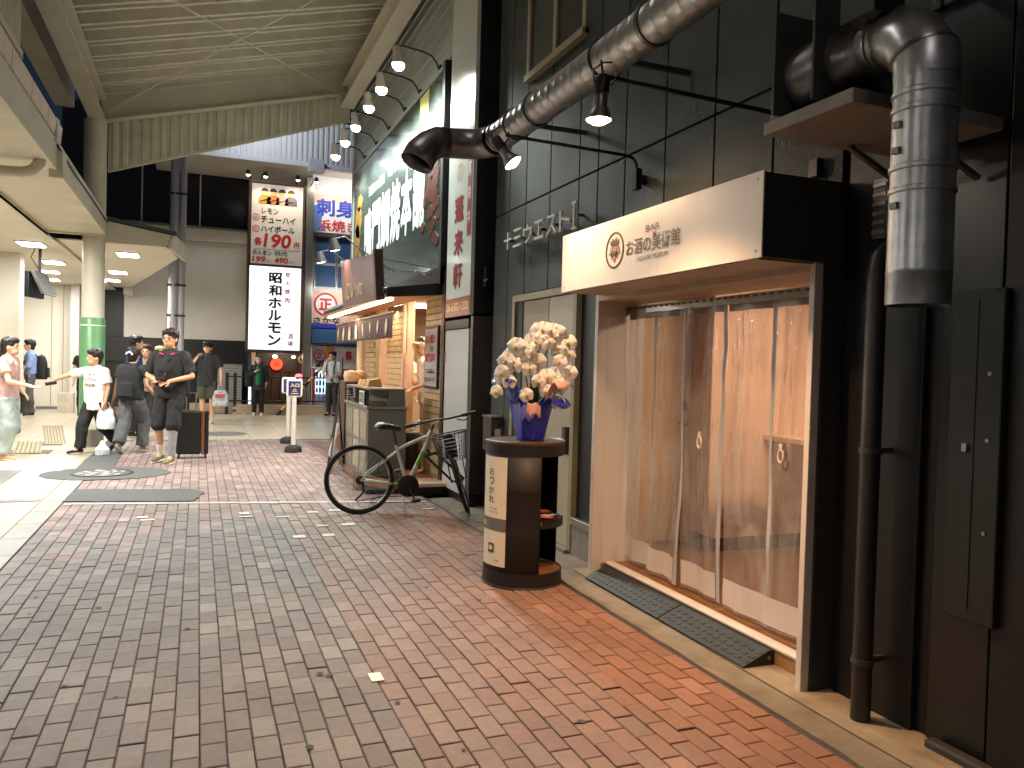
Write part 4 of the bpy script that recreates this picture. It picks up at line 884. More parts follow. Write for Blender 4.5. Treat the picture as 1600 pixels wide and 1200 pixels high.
for z in (1.0, .36): put('rail', MB().tube([(.7, 22.07, z), (4.6, 22.07, z)], .018, 8), m_black, rf)
for k in range(23): put('bar', MB().tube([(2.2+k*.11, 22.07, .36), (2.2+k*.11, 22.07, 1.0)], .008, 6), m_black, rf)
for x in (.72, .92, 2.5, 3.4): put('post', MB().box(x-.05 if x < 1 else x-.02, x+.03, 22.03, 22.1, .27 if x > 1 else .0, 1.1 if x < 1 else 1.0), m_black, rf)
sp = thing('striped_guard_pole', 'slanting yellow and black striped guard pole by the railing', 'pole', (1.95, 21.8, 0))
a, b = Vector((1.95, 21.8, .0)), Vector((3.35, 21.9, 1.55))
for k in range(12): put('stripe', MB().tube([a.lerp(b, k/12), a.lerp(b, (k+1)/12)], .04, 12), mat('guard_yellow', sr(216, 178, 70), .5) if k % 2 else m_black, sp, smooth=True)
bn = thing('banner_stand', 'narrow blue and white banner stand by the end railing', 'banner', (3.9, 21.5, 0))
put('banner_cloth', MB().box(3.72, 3.98, 21.45, 21.47, .0, .95), mat('banner_blue', sr(30, 80, 220), .5), bn)
put('banner_edge', MB().box(3.62, 3.718, 21.45, 21.47, .0, .95), m_wsg, bn)
put('banner_pole', MB().tube([(3.6, 21.46, 0), (3.6, 21.46, 1.6)], .014, 8), m_black, bn)
# queue signs
def queue_sign(x, y, label, front):
    t = thing('queue_sign', label, 'sign', (x, y, 0), 'white queue sign posts')
    put('base_weight', MB().lathe([(0, .0), (.135, .0), (.14, .03), (.12, .09), (.05, .12), (0, .12)], (x, y, 0), 28), m_rubber, t, smooth=True)
    put('post', MB().tube([(x, y, .1), (x, y, .9)], .037, 18), m_wpaint, t, smooth=True)
    bd = put('sign_board', MB().box(x-.125, x+.125, y-.03, y+.03, .88, 1.17), m_wsg, t, bevel=.03)
    put('navy_panel', MB().box(x-.095, x+.095, y-.034, y-.031, .91, 1.14), mat('navy_print', sr(44, 42, 96), .5), bd, bevel=.001)
    if front:
        letter('lettering', '入口', (x-.07, y-.035, 1.045), w=.14, h=.06, m=m_wsg, parent=bd, bold=.03, **YL)
        put('bell_mark', MB().prism([(x-.04, y-.036, .965), (x+.04, y-.036, .965), (x+.03, y-.036, 1.0), (x+.012, y-.036, 1.02), (x-.012, y-.036, 1.02), (x-.03, y-.036, 1.0)], (0, -.002, 0)), mat('bell_gold', sr(180, 150, 90), .4), bd)
        put('print_line', MB().box(x-.055, x+.055, y-.037, y-.035, .935, .945), m_wsg, bd)
queue_sign(1.44, 13.1, 'white queue sign post with navy bell panel, the nearer one', True)
queue_sign(1.50, 14.5, 'white queue sign post half hidden behind the nearer one', False)
# ================================================================== sweet shop building
BX = 2.64
sb2 = thing('sweet_shop_building', 'two storey shop building with grey lap siding over a lit food stall', 'building', (3, 11, 0))
m_lap = mat('grey_lap', sr(150, 156, 150), .4, .2, var=.06, vs=2)
m_blk2 = mat('black_cladding', sr(30, 30, 30), .42, var=.15, vs=6)
for k in range(12): put('lap_board', MB().prism([(BX, 8.75, 4.97+k*.16), (BX-.022, 8.75, 4.975+k*.16), (BX-.004, 8.75, 5.13+k*.16), (BX, 8.75, 5.13+k*.16)], (0, 6.1, 0)), m_lap, sb2)
put('upper_wall', MB().box(BX+.001, BX+.15, 7.9, 14.85, 2.5, 7.2), m_blk2, sb2)
put('far_wall', MB().box(BX+.15, 6.5, 14.7, 14.85, 0, 7.2), m_lap, sb2)
put('corner_trim', MB().box(BX-.05, BX+.0, 14.72, 14.86, 2.5, 6.3), m_lap, sb2)
put('corner_pillar', MB().box(BX-.005, 2.93, 7.80, 7.87, 2.02, 7.2), m_blk2, sb2, bevel=.004)
put('steel_pillar', MB().box(BX-.005, 2.93, 7.80, 7.88, .12, 1.99), m_steelpl, sb2, bevel=.006)
put('pillar_foot', MB().box(BX-.005, 2.95, 7.79, 7.9, 0, .12), m_blk2, sb2)
put('recess_wall', MB().box(2.93, 3.0, 7.3, 7.88, 0, 7.2), m_siding, sb2)
put('roof_edge', MB().box(2.66, 3.2, 8, 14.8, 6.9, 7.1), m_lap, sb2)
put('eave_panel', MB().box(2.72, 2.98, 10.2, 13.4, 6.5, 6.53), mat('pink_panel', sr(216, 186, 176), .5), sb2)
fwp = put('front_panel', MB().box(BX-.015, BX+.05, 7.9, 8.74, .09, 1.86), mat('pale_door', sr(196, 198, 196), .35, var=.02, vs=2), sb2, bevel=.004)
put('panel_header', MB().box(BX-.02, BX+.05, 7.9, 8.74, 1.87, 1.965), m_dkgrey, sb2)
put('panel_foot', MB().box(BX, BX+.05, 7.9, 8.74, 0, .09), m_blk2, sb2)
put('dark_post', MB().box(BX-.03, BX+.05, 8.755, 8.86, 0, 2.55), m_brownpaint, sb2)
put('hinge', MB().box(BX-.022, BX-.015, 8.70, 8.73, 1.5, 1.62), m_alu, fwp); put('hinge', MB().box(BX-.022, BX-.015, 8.70, 8.73, .3, .4), m_alu, fwp)
m_tanb = mat('tan_brick', sr(186, 160, 122), .65, var=.14, vs=10); m_tanj = mat('tan_joint', sr(120, 100, 76), .8)
bpil = put('brick_pillar', MB().box(BX, BX+.25, 8.865, 9.62, 0, 2.5), m_tanj, sb2)
for r in range(31):
    for c in range(4):
        y0 = 8.87+c*.187+(r % 2)*.09-(.09 if r % 2 else 0); y1 = y0+.18
        y0, y1 = max(8.867, y0), min(9.618, y1)
        if y1-y0 > .03: put('brick', MB().box(BX-.012, BX-.0005, y0, y1, .01+r*.08, .078+r*.08), m_tanb, bpil)
# big printed sign board
bs = thing('fish_cake_sign', 'huge dark printed fish cake shop sign with white brush lettering', 'sign', (2.6, 11.5, 2.5))
def gloss_board():
    m = mat('big_board', sr(62, 70, 66), .18, var=.25, vs=.9, spec=.6); return m
put('board', MB().box(2.585, BX, 8.9, 14.6, 2.60, 4.88), gloss_board(), bs)
put('board_frame', MB().box(2.56, BX, 8.80, 8.895, 2.4, 4.95), m_black, bs)
put('board_frame', MB().box(2.57, BX, 8.80, 14.7, 2.42, 2.595), m_black, bs)
put('board_frame', MB().box(2.57, BX, 14.605, 14.72, 2.4, 4.95), m_lap, bs); put('board_frame', MB().box(2.57, BX, 8.9, 14.6, 4.882, 4.93), m_lap, bs)
random.seed(5)
def blob(cy, cz, ry, rz, n=14, jag=.25): return [(2.5835, cy+ry*math.cos(6.283*k/n)*(1+random.uniform(-jag, jag)), cz+rz*math.sin(6.283*k/n)*(1+random.uniform(-jag, jag))) for k in range(n)]
m_gold = mat('print_gold', sr(150, 118, 62), .3, var=.35, vs=9); m_bean = mat('print_bean', sr(88, 50, 40), .3, var=.4, vs=14); m_yel = mat('streak_yellow', sr(208, 200, 120), .3, var=.2, vs=4)
for a, b, c, d in ((14.1, 3.9, .3, .3), (14.2, 3.5, .25, .35), (13.95, 3.15, .3, .22), (14.25, 2.9, .2, .25), (14.0, 4.25, .2, .14)): put('printed_fish_cake', MB().prism(blob(a, b, c, d), (-.002, 0, 0)), m_gold, bs)
put('painted_light_streak', MB().prism([(2.5835, 10.0, 4.86), (2.5835, 9.55, 4.86), (2.5835, 9.6, 4.3), (2.5835, 9.7, 3.8), (2.5835, 9.9, 4.2)], (-.0012, 0, 0)), m_yel, bs)  # yellow light streak, painted onto the board as a flat shape
for k in range(46):
    cy, cz = 9.32+random.gauss(0, .18), 3.55+random.gauss(0, .32)
    if not 8.95 < cy < 9.85 or not 2.9 < cz < 4.2: continue
    put('printed_bean', MB().prism(blob(cy, cz, .09, .07, 9, .12), (-.0015-.0001*k, 0, 0)), m_bean, bs)
m_wlet = mat('brush_white', sr(214, 226, 226), .3, var=.03)
for ch, y, z, w, h in zip('鳴門鯛焼本舗', (13.5, 12.86, 12.22, 11.56, 10.9, 10.26), (3.2, 3.2, 3.2, 3.2, 3.2, 3.2), (.6,)*6, (.82, .84, .88, .9, .92, .92)):
    letter('brush_letter', ch, (2.583, y, z), w=w, h=h, m=m_wlet, parent=bs, bold=.035, lift=.001, **XL)
letter('small_lettering', '天然たい焼き', (2.583, 13.2, 4.2), w=1.2, h=.17, m=m_wlet, parent=bs, bold=.02, lift=.001, **XL)
letter('small_lettering', '鳴門金時', (2.583, 11.75, 4.22), w=.95, h=.18, m=m_wlet, parent=bs, bold=.02, lift=.001, **XL)
# gooseneck sign lamps
ordn = ['nearest', 'second', 'third', 'fourth', 'fifth', 'farthest']
for k, y in enumerate((9.18, 10.1, 10.9, 11.88, 12.78, 13.73)):
    t = thing('gooseneck_lamp', 'white lit gooseneck lamp over the fish cake sign, %s from the street' % ordn[k] if k not in (0, 5) else 'white lit gooseneck lamp over the fish cake sign, the %s one' % ordn[k], 'lamp', (BX, y, 4.95), 'gooseneck lamps over the fish cake sign')
    put('wall_mount', MB().box(2.59, 2.64, y-.03, y+.03, 4.88, 5.02), m_black, t, bevel=.006)
    put('arm', MB().tube([(2.6, y, 4.95), (2.56, y, 5.04), (2.5, y, 5.11), (2.4, y, 5.14), (2.15, y, 5.17), (2.1, y, 5.165)], .012, 8), m_black, t, smooth=True)
    put('shade', MB().lathe([(0, .2), (.045, .2), (.052, .18), (.052, .1), (.076, .0), (.073, .0), (.05, .08), (0, .08)], (2.1, y, 4.95), 22, (-.12, 0, 1)), m_wpaint, t, smooth=True)
    put('bulb', MB().lathe([(0, -.075), (.045, -.062), (.068, -.03), (.072, -.002), (.05, .03), (0, .04)], (2.1, y, 4.95), 20, (-.12, 0, 1)), emis('cool_lamp', (.93, 1, .9), 26), t, smooth=True)
    lamp('lamp_glow', 'SPOT', (2.105, y, 4.82), 190, (.92, 1, .93), t, (2.22, y, 4.0), .12, 150, .5)
# tall white shop sign
vs_ = thing('tall_white_sign', 'tall white vertical shop sign with red characters on the building corner', 'sign', (2.6, 8.25, 2))
put('sign_panel', MB().box(2.595, BX-.006, 7.80, 8.66, 2.0, 7.1), mat('gloss_white', sr(206, 212, 206), .18, var=.03, vs=2), vs_)
m_rdk = mat('sign_dark_red', sr(140, 34, 34), .4, var=.08); m_gry = mat('print_grey', sr(120, 124, 120), .4)
for ch, z in zip('蓬来軒', (3.02, 2.66, 2.30)): letter('lettering', ch, (2.594, 8.40, z), w=.32, h=.28, m=m_rdk, parent=vs_, bold=.03, lift=.001, **XL)
for ch, z in zip('お肉の', (4.0, 3.72, 3.45)): letter('lettering', ch, (2.594, 8.34, z), w=.2, h=.2, m=mat('faded_red', sr(170, 110, 100), .4), parent=vs_, bold=.0, lift=.001, **XL)
put('red_strip', MB().box(2.592, 2.5945, 7.83, 7.96, 2.83, 3.95), m_rdk, vs_)
for ch, z in zip('牛豚鶏丼', (3.7, 3.45, 3.2, 2.95)): letter('lettering', ch, (2.591, 7.945, z), w=.1, h=.14, m=m_wsg, parent=vs_, lift=.001, **XL)
put('red_foot', MB().box(2.592, 2.5945, 7.80, 8.66, 2.0, 2.2), m_rdk, vs_)
letter('lettering', '06-6302-1200', (2.591, 8.6, 2.06), w=.74, h=.09, m=mat('gold_print', sr(222, 190, 120), .3), parent=vs_, lift=.001, **XL)
# tiled eave over the stall
ev = thing('tiled_eave', 'dark tiled eave with warm strip light over the food stall', 'eave', (2.3, 10.5, 2.3))
m_rt = mat('roof_tile', sr(62, 60, 60), .45, var=.15, vs=8)
put('eave_board', MB().prism([(1.98, 8.95, 2.225), (2.62, 8.95, 2.29), (2.62, 8.95, 2.33), (1.98, 8.95, 2.265)], (0, 4.9, 0)), mat('eave_wood', sr(190, 130, 80), .5, var=.1), ev)
y = 9.0
while y < 13.8:
    put('roll_tile', MB().tube([(1.95, y, 2.30), (2.62, y, 2.38)], .035, 8), m_rt, ev, smooth=True)
    put('flat_tile', MB().prism([(1.96, y+.03, 2.272), (2.62, y+.03, 2.345), (2.62, y+.13, 2.345), (1.96, y+.13, 2.272)], (0, 0, .012)), m_rt, ev); y += .16
put('end_board', MB().prism([(1.97, 8.9, 2.22), (2.62, 8.9, 2.28), (2.62, 8.9, 2.42), (1.97, 8.9, 2.33)], (0, .045, 0)), m_black, ev)
put('strip_light', MB().box(2.02, 2.07, 9.0, 13.6, 2.195, 2.222), emis('warm_strip', (1, .80, .52), 9), ev)
lamp('strip_glow', 'AREA', (2.05, 11.3, 2.18), 40, (1, .78, .5), ev, (2.2, 11.3, 0), .06, sy=4.4)
# noren curtain
nr = thing('noren_curtain', 'short brown noren curtain with pale fish marks over the stall', 'curtain', (2.05, 10.8, 2.05))
put('rod', MB().tube([(2.1, 9.1, 2.07), (2.1, 13.2, 2.07)], .012, 8), m_wood_or, nr)
m_nor = mat('noren_cloth', sr(104, 88, 92), .85, var=.1, vs=9); m_nfish = mat('noren_fish', sr(226, 206, 180), .8)
for k in range(8):
    y0 = 9.15+k*.5; pan = put('cloth_panel', MB().grid(lambda s, t: (2.1+.02*math.sin(s*9+k)*t, y0+.49*s, 2.06-.29*t), 12, 6), m_nor, nr, smooth=True, solid=.003)
    put('fish_mark', MB().grid(lambda s, t: (2.092+.02*math.sin((.4+.2*s)*9+k)*t*.8-.008, y0+.245+(s-.5)*.13*math.sin(math.pi*min(1, t*.9+.1)), 2.0-.2*t), 4, 8), m_nfish, pan, solid=.002)
    for c in range(4): put('loop', MB().tube([(2.1+.016*math.cos(a), y0+.06+c*.12, 2.07+.016*math.sin(a)) for a in (0, 1.05, 2.1, 3.14, 4.2, 5.2)], .005, 5, closed=True), m_nor, pan)
# red name board on the eave
rb = thing('red_name_board', 'slanted brown red name board with gold lettering on the tiled eave', 'sign', (2.05, 10.7, 2.4))
m_rb = mat('red_board', sr(120, 62, 52), .35, var=.2, vs=2, stretch=(1, 3, .3))
put('board', MB().prism([(1.93, 9.2, 2.21), (1.93, 11.6, 2.24), (1.88, 11.6, 2.92), (1.88, 9.2, 2.74)], (.03, 0, 0)), m_rb, rb)
put('board_post', MB().bar((1.94, 9.13, 2.2), (1.90, 9.13, 2.78), .1), m_brownpaint, rb)
for ch, y in zip('たい焼', (11.3, 10.85, 10.4)): letter('lettering', ch, (1.908, y, 2.33), w=.36, h=.36, m=mat('gold_leaf', sr(205, 175, 110), .3, .4), parent=rb, bold=.0, lift=.004, **XL)
for q in ((1.9, 9.2, 2.7), (1.9, 11.5, 2.85)): put('stay_wire', MB().tube([q, (2.6, q[1]-.1, 2.6)], .007, 6), m_dkgrey, rb)
for k in range(9): put('chain_link', MB().tube([(2.05+.055*k+.03*math.cos(a), 9.5-.06*k, 2.62-.012*k+.014*math.sin(a)) for a in (0, 1.05, 2.1, 3.14, 4.2, 5.2)], .005, 5, closed=True), m_dkgrey, rb)
for k, (y, z) in enumerate(((12.4, 2.98), (11.1, 3.0))):
    t = thing('board_lamp', ('bright lamp over the red name board, the lower farther one', 'bright lamp over the red name board, the higher nearer one')[k], 'lamp', (1.75, y, z), 'lamps over the red name board')
    put('shade', MB().lathe([(0, .17), (.05, .17), (.06, .12), (.085, 0), (.08, 0), (.05, .1), (0, .1)], (1.72, y, z), 20, (-.25, -.1, 1)), m_dkgrey, t, smooth=True)
    put('bulb', MB().lathe([(0, -.012), (.055, -.004), (.078, .006), (.05, .02), (0, .02)], (1.72, y, z), 20, (-.25, -.1, 1)), emis('cool_lamp', (.93, 1, .9), 26), t, smooth=True)
    put('arm', MB().tube([(1.72, y, z+.16), (1.85, y, z+.2), (2.1, y, z+.02), (2.55, y-.1, z-.25)], .01, 8), m_black, t, smooth=True)
    lamp('lamp_glow', 'SPOT', (1.72, y, z-.02), 24, (.95, 1, .92), t, (1.96, y, 2.4), .05, 120, .5)
# stall interior
si = thing('stall_interior', 'warm lit stall interior with tan brick piers, wood posts and shelves', 'shop interior', (3.4, 11.5, 0))
m_warmw = mat('warm_wall', sr(226, 200, 160), .6, var=.05)
put('floor_deck', MB().box(2.25, 6, 9.0, 14.6, .0, .14), mat('brown_deck', sr(140, 84, 56), .5, var=.1, vs=3), si)
put('back_wall', MB().box(5.0, 5.1, 8.9, 14.6, .14, 2.6), m_warmw, si)
put('side_wall', MB().box(2.9, 5.0, 9.5, 9.6, .14, 2.6), m_warmw, si)
put('end_wall', MB().box(2.7, 5.0, 14.55, 14.6, .14, 2.6), m_warmw, si)
put('ceiling', MB().box(2.66, 5.0, 8.9, 14.6, 2.42, 2.46), mat('orange_wood', sr(176, 124, 86), .5, var=.1), si)
put('hall_wall', MB().box(3.6, 5.0, 12.9, 12.95, .14, 2.5), m_warmw, si)
for y0, y1 in ((10.75, 11.9), (12.75, 13.55)):
    pr_ = put('brick_pier', MB().box(2.66, 2.78, y0, y1, .14, 2.3), m_tanj, si)
    for r in range(25):
        for c in range(int((y1-y0)/.16)):
            a = y0+.01+c*.16+(r % 2)*.05; put('brick', MB().box(2.648, 2.6595, a, min(y1, a+.15), .2+r*.08, .27+r*.08), m_tanb, pr_)
for y in (10.43, 10.66, 12.1, 13.62): put('wood_post', MB().box(2.6, 2.7, y, y+.07, .14, 2.5), m_wood_or, si, bevel=.004)

put('counter_shelf', MB().box(2.4, 2.64, 10.7, 13.5, .95, 1.0), m_wood_or, si)
put('range_hood', MB().prism([(3.3, 11.2, 1.95), (3.9, 11.2, 1.95), (3.75, 11.2, 2.5), (3.5, 11.2, 2.5)], (0, .8, 0)), m_alu, si)
put('exhaust_pipe', MB().tube([(3.2, 10.9, 1.75), (3.55, 10.9, 2.3)], .09, 16), mat('tan_pipe', sr(205, 168, 120), .5), si, smooth=True)
for x, y in ((3.0, 10.2), (3.6, 11.3), (3.1, 12.3)):
    put('ceiling_tube', MB().box(x-.3, x+.5, y-.04, y+.04, 2.36, 2.41), emis('warm_tube', (1, .84, .6), 9), si)
    lamp('tube_glow', 'AREA', (x+.1, y, 2.34), 36, (1, .86, .66), si, (x, y, 0), 1.0, sy=.1)
put('notice_paper', MB().box(3.04, 3.24, 11.08, 11.085, 1.28, 1.62), m_wsg, si)
letter('notice_lettering', '営\n業\n中', (3.1, 11.078, 1.32), w=.07, h=.25, m=mat('purple_ink', sr(90, 50, 130), .5), parent=si, **YL)
put('crock', MB().lathe([(0, .14), (.13, .14), (.15, .3), (.15, .55), (.12, .6), (0, .6)], (2.55, 9.85, 0), 20), mat('dark_crock', sr(60, 44, 36), .4), si, smooth=True)
# menu frame
mf = thing('menu_frame', 'black framed menu poster on the tan brick pillar of the stall', 'menu', (2.62, 9.25, 1.2))
put('frame', MB().box(2.60, 2.628, 8.96, 9.54, 1.18, 1.93), m_black, mf, bevel=.004)
put('poster', MB().box(2.597, 2.6, 8.99, 9.51, 1.21, 1.9), mat('menu_paper', sr(176, 170, 176), .35), mf)
for z, ch, mm in ((1.72, 'たい焼き', m_rd), (1.5, '鳴門金時', m_rd), (1.36, 'つぶあん', m_bk), (1.26, 'カスタード', m_bk)): letter('lettering', ch, (2.5965, 9.47, z), w=.42, h=.11 if mm is m_rd else .06, m=mm, parent=mf, bold=.015, lift=.001, **XL)
put('picture_patch', MB().prism([(2.596, 9.2+.09*math.cos(a*.6), 1.66+.04*math.sin(a*.6)) for a in range(11)], (-.001, 0, 0)), m_gold, mf)
# display counter
dc = thing('display_counter', 'dark grey stall counter with glass display case and papered front', 'counter', (2.05, 9.9, 0))
m_ctr = mat('counter_grey', sr(116, 114, 106), .5, var=.05)
put('cabinet', MB().box(1.86, 2.32, 9.25, 10.75, .1, .92), m_ctr, dc, bevel=.006)
put('plinth', MB().box(1.84, 2.36, 9.2, 10.8, .02, .1), mat('tan_plinth', sr(150, 112, 86), .6), dc)
put('top', MB().box(1.84, 2.34, 9.23, 10.77, .925, .96), m_alu, dc, bevel=.004)
put('glass_front', MB().box(1.862, 1.868, 9.26, 10.74, .962, 1.15), clear_mat('case_glass', (.95, .97, .96), .04, 1.4), dc)
put('glass_side', MB().box(1.87, 2.1, 9.26, 9.266, .962, 1.15), bpy.data.materials['case_glass'], dc)
put('case_back', MB().box(2.105, 2.3, 9.26, 10.74, .962, 1.15), m_ctr, dc)
put('case_top', MB().box(1.86, 2.32, 9.24, 10.76, 1.152, 1.17), m_alu, dc)
put('paper_tray', MB().box(1.9, 2.08, 9.4, 10.6, .962, 1.0), m_wood_or, dc)
for k, (y0, z0) in enumerate(((9.3, .55), (9.75, .55), (10.2, .55), (9.3, .17), (9.75, .17), (10.2, .17))):
    pp = put('paper_notice', MB().box(1.853, 1.859, y0, y0+.4, z0, z0+.33), mat('notice%d' % (k % 3), sr(*((150, 142, 120), (168, 160, 140), (136, 130, 112))[k % 3]), .6, var=.25, vs=12), dc)
cl = put('price_card', MB().box(1.845, 1.85, 9.45, 9.75, .965, 1.13), m_wsg, dc, bevel=.002)
put('card_panel', MB().box(1.8435, 1.8448, 9.47, 9.73, .985, 1.11), m_ctr, cl)
letter('lettering', '口入', (1.843, 9.69, 1.03), w=.18, h=.06, m=m_wsg, parent=cl, lift=.001, **XL)
for k in range(3): tag(put('paper_box', MB().prism([(1.98+.0*k, 9.9+k*.25, 1.171), (2.16, 9.9+k*.25, 1.171), (2.14, 9.9+k*.25, 1.28-.03*k), (2.0, 9.9+k*.25, 1.25)], (0, .2, 0)), mat('kraft', sr(200, 160, 110), .6), bevel=.004), ('kraft paper box on the counter top, the nearest of the row', 'kraft paper box on the counter top, the middle one', 'kraft paper box on the counter top, the farthest one')[k], 'paper box', 'kraft boxes on the stall counter')
st_ = thing('steamer_stand', 'dark stand with snack baskets at the far end of the counter', 'stand', (2.05, 11.3, 0))
put('stand_body', MB().box(1.9, 2.3, 11.1, 11.5, 0, 1.2), m_brownpaint, st_, bevel=.006)
for q in ((2.0, 11.2), (2.15, 11.35)): put('snack_basket', MB().lathe([(0, 0), (.09, 0), (.11, .08), (.09, .14), (0, .16)], (q[0], q[1], 1.2), 14), mat('snack_tan', sr(214, 176, 140), .6, var=.2, vs=20), st_, smooth=True)
# leaning easel board
ez = thing('easel_board', 'small black easel menu board standing before the counter', 'easel', (1.72, 10.9, 0))
for q0, q1 in (((1.62, 10.55, 0), (1.8, 10.95, 1.0)), ((1.72, 11.3, 0), (1.8, 11.0, 1.0)), ((1.85, 10.75, 0), (1.8, 10.95, .9))): put('leg', MB().tube([q0, q1], .012, 6), m_black, ez)
put('board', MB().prism([(1.66, 10.6, .18), (1.70, 11.2, .18), (1.80, 11.1, .62), (1.77, 10.75, .62)], (.012, 0, 0)), mat('easel_paper', sr(160, 160, 158), .5, var=.35, vs=14), ez)
hb_ = thing('hose_bundle', 'thin black hose lying in a loop from the stall step', 'hose', (2.2, 8.6, 0))
put('hose', MB().tube([(2.2, 8.9, .15), (2.0, 8.6, .02), (1.75, 8.4, .012), (1.7, 8.2, .012), (2.1, 8.15, .012), (2.4, 8.35, .012)], .005, 6), m_black, hb_, smooth=True)
# step and low boxes by the bicycle
fs_ = thing('wooden_step', 'orange brown wooden step at the stall entrance', 'step', (2.4, 8.9, 0))
put('step_top', MB().box(2.2, 2.66, 8.55, 8.99, .10, .14), m_wood_or, fs_, bevel=.004); put('step_riser', MB().box(2.22, 2.64, 8.57, 8.98, .0, .099), m_black, fs_)
gb = thing('grey_bin', 'low dark tray with tan sides in front of the counter', 'tray', (1.9, 9.0, 0))
put('tray_side', MB().prism([(1.7, 9.25, .01), (2.05, 8.75, .01), (2.05, 8.75, .14), (1.7, 9.25, .2)], (.03, .02, 0)), mat('tan_board', sr(150, 112, 86), .6), gb); put('tray_base', MB().box(1.76, 2.15, 8.8, 9.18, .01, .05), m_dkgrey, gb)
# steel post box and poster in the recess
pb = thing('post_box', 'steel post box with a red sticker on the recess wall', 'post box', (2.75, 7.4, .6))
put('case', MB().box(2.66, 2.92, 7.24, 7.48, .64, .97), m_steelpl, pb, bevel=.006); put('lid', MB().box(2.65, 2.925, 7.23, 7.49, .971, .985), m_alu, pb)
put('sticker', MB().box(2.70, 2.76, 7.236, 7.239, .78, .86), m_wsg, pb); put('sticker_red', MB().box(2.762, 2.79, 7.236, 7.239, .78, .86), m_rd, pb); put('stand_leg', MB().box(2.7, 2.88, 7.28, 7.44, 0, .64), m_blk2, pb)
np_ = thing('notice_poster', 'white notice with a red foot on the dark recess wall', 'poster', (2.92, 7.5, 1))
put('sheet', MB().box(2.925, 2.929, 7.32, 7.78, .98, 1.58), mat('poster_white', sr(200, 200, 204), .5), np_); put('red_foot', MB().box(2.922, 2.9245, 7.32, 7.78, 1.02, 1.13), m_rdk, np_)
letter('lettering', 'お\n知\nら\nせ', (2.924, 7.6, 1.25), w=.07, h=.28, m=m_bk, parent=np_, lift=.002, **XL)
ic = thing('intercom_box', 'black camera box on the dark corner pillar', 'intercom', (2.75, 7.78, 2.4))
put('case', MB().box(2.72, 2.80, 7.70, 7.80, 2.28, 2.5), m_black, ic, bevel=.008); put('lever', MB().tube([(2.70, 7.70, 2.34), (2.74, 7.69, 2.36)], .008, 6), m_alu, ic)
# beige steel door between the bar and the recess
bd = thing('beige_steel_door', 'beige steel service door behind the orchid', 'door', (WX, 6.3, 0))
put('frame', MB().box(WX-.02, WX+.06, 6.96, 7.02, 0, 2.14).box(WX-.02, WX+.06, 5.64, 5.70, 0, 2.14).box(WX-.02, WX+.06, 5.7, 6.96, 2.08, 2.14), m_beigeframe, bd)
put('door_leaf', MB().box(WX+.01, WX+.05, 6.24, 6.95, .03, 2.075), m_beige_door, bd, bevel=.004)
put('door_leaf', MB().box(WX+.01, WX+.05, 5.71, 6.23, .03, 2.075), mat('beige_door_light', sr(176, 166, 146), .4, var=.05), bd, bevel=.004)
put('lever_handle', MB().box(WX-.03, WX+.008, 5.76, 5.82, .78, 1.0), m_dkgrey, bd); put('threshold', MB().box(WX-.06, WX+.08, 5.66, 6.98, 0, .03), m_alu, bd)
# ================================================================== drum stand and orchid
DCX, DCY, DR, DH = 2.115, 5.06, .272, .975
dr = thing('drum_stand', 'black steel drum stand with open shelves and a cream poster', 'stand', (DCX, DCY, 0))
m_drum = mat('drum_black', sr(30, 26, 24), .5, .1, var=.15, vs=6, dirt=.15, ds=3)
a0, a1 = R(-88), R(-300)
shell = [(DR-.004, .03), (DR, .03)]
prf = []
for z in (.03, .33, .34, .345, .355, .36, .64, .645, .655, .66, .95): prf.append((DR+(.0012 if z in (.345, .355, .645, .655) else 0), z))
put('shell', MB().lathe(prf, (DCX, DCY, 0), 44, a0=a1, a1=a0), m_drum, dr, smooth=True, solid=.004)
put('top_disc', MB().lathe([(0, DH-.02), (DR+.001, DH-.02), (DR+.005, DH-.012), (DR+.005, DH-.002), (DR, DH+.001), (DR-.006, DH-.004), (0, DH-.004)], (DCX, DCY, 0), 48), mat('drum_lid', sr(96, 72, 56), .4, .3, var=.15, vs=5), dr, smooth=True)
put('top_band', MB().lathe([(DR-.004, .88), (DR+.002, .88), (DR+.002, .956), (DR-.004, .956)], (DCX, DCY, 0), 48), m_drum, dr, smooth=True)
put('bottom_tray', MB().lathe([(0, .09), (DR-.008, .09), (DR-.006, .10), (DR+.001, .10), (DR+.004, .012), (DR+.012, .006), (DR+.006, 0), (0, 0)], (DCX, DCY, 0), 48), m_drum, dr, smooth=True)
put('tray_floor', MB().lathe([(0, .092), (DR-.01, .092)], (DCX, DCY, 0), 40), mat('rusty_tray', sr(140, 92, 62), .55, var=.2, vs=7), dr)
put('shelf', MB().lathe([(0, .445), (DR-.004, .445), (DR+.002, .45), (DR+.002, .40), (0, .40)], (DCX, DCY, 0), 40, a0=R(-88), a1=R(60)), m_drum, dr, smooth=True, solid=.002)
for ang in (-20,):
    d = Vector((math.cos(R(ang)), math.sin(R(ang)), 0)); s = Vector((-d.y, d.x, 0))
put('back_shell', MB().lathe([(DR-.012, .1), (DR-.012, .9)], (DCX, DCY, 0), 20, a0=R(2), a1=R(66)), m_black, dr, smooth=True, solid=.004)
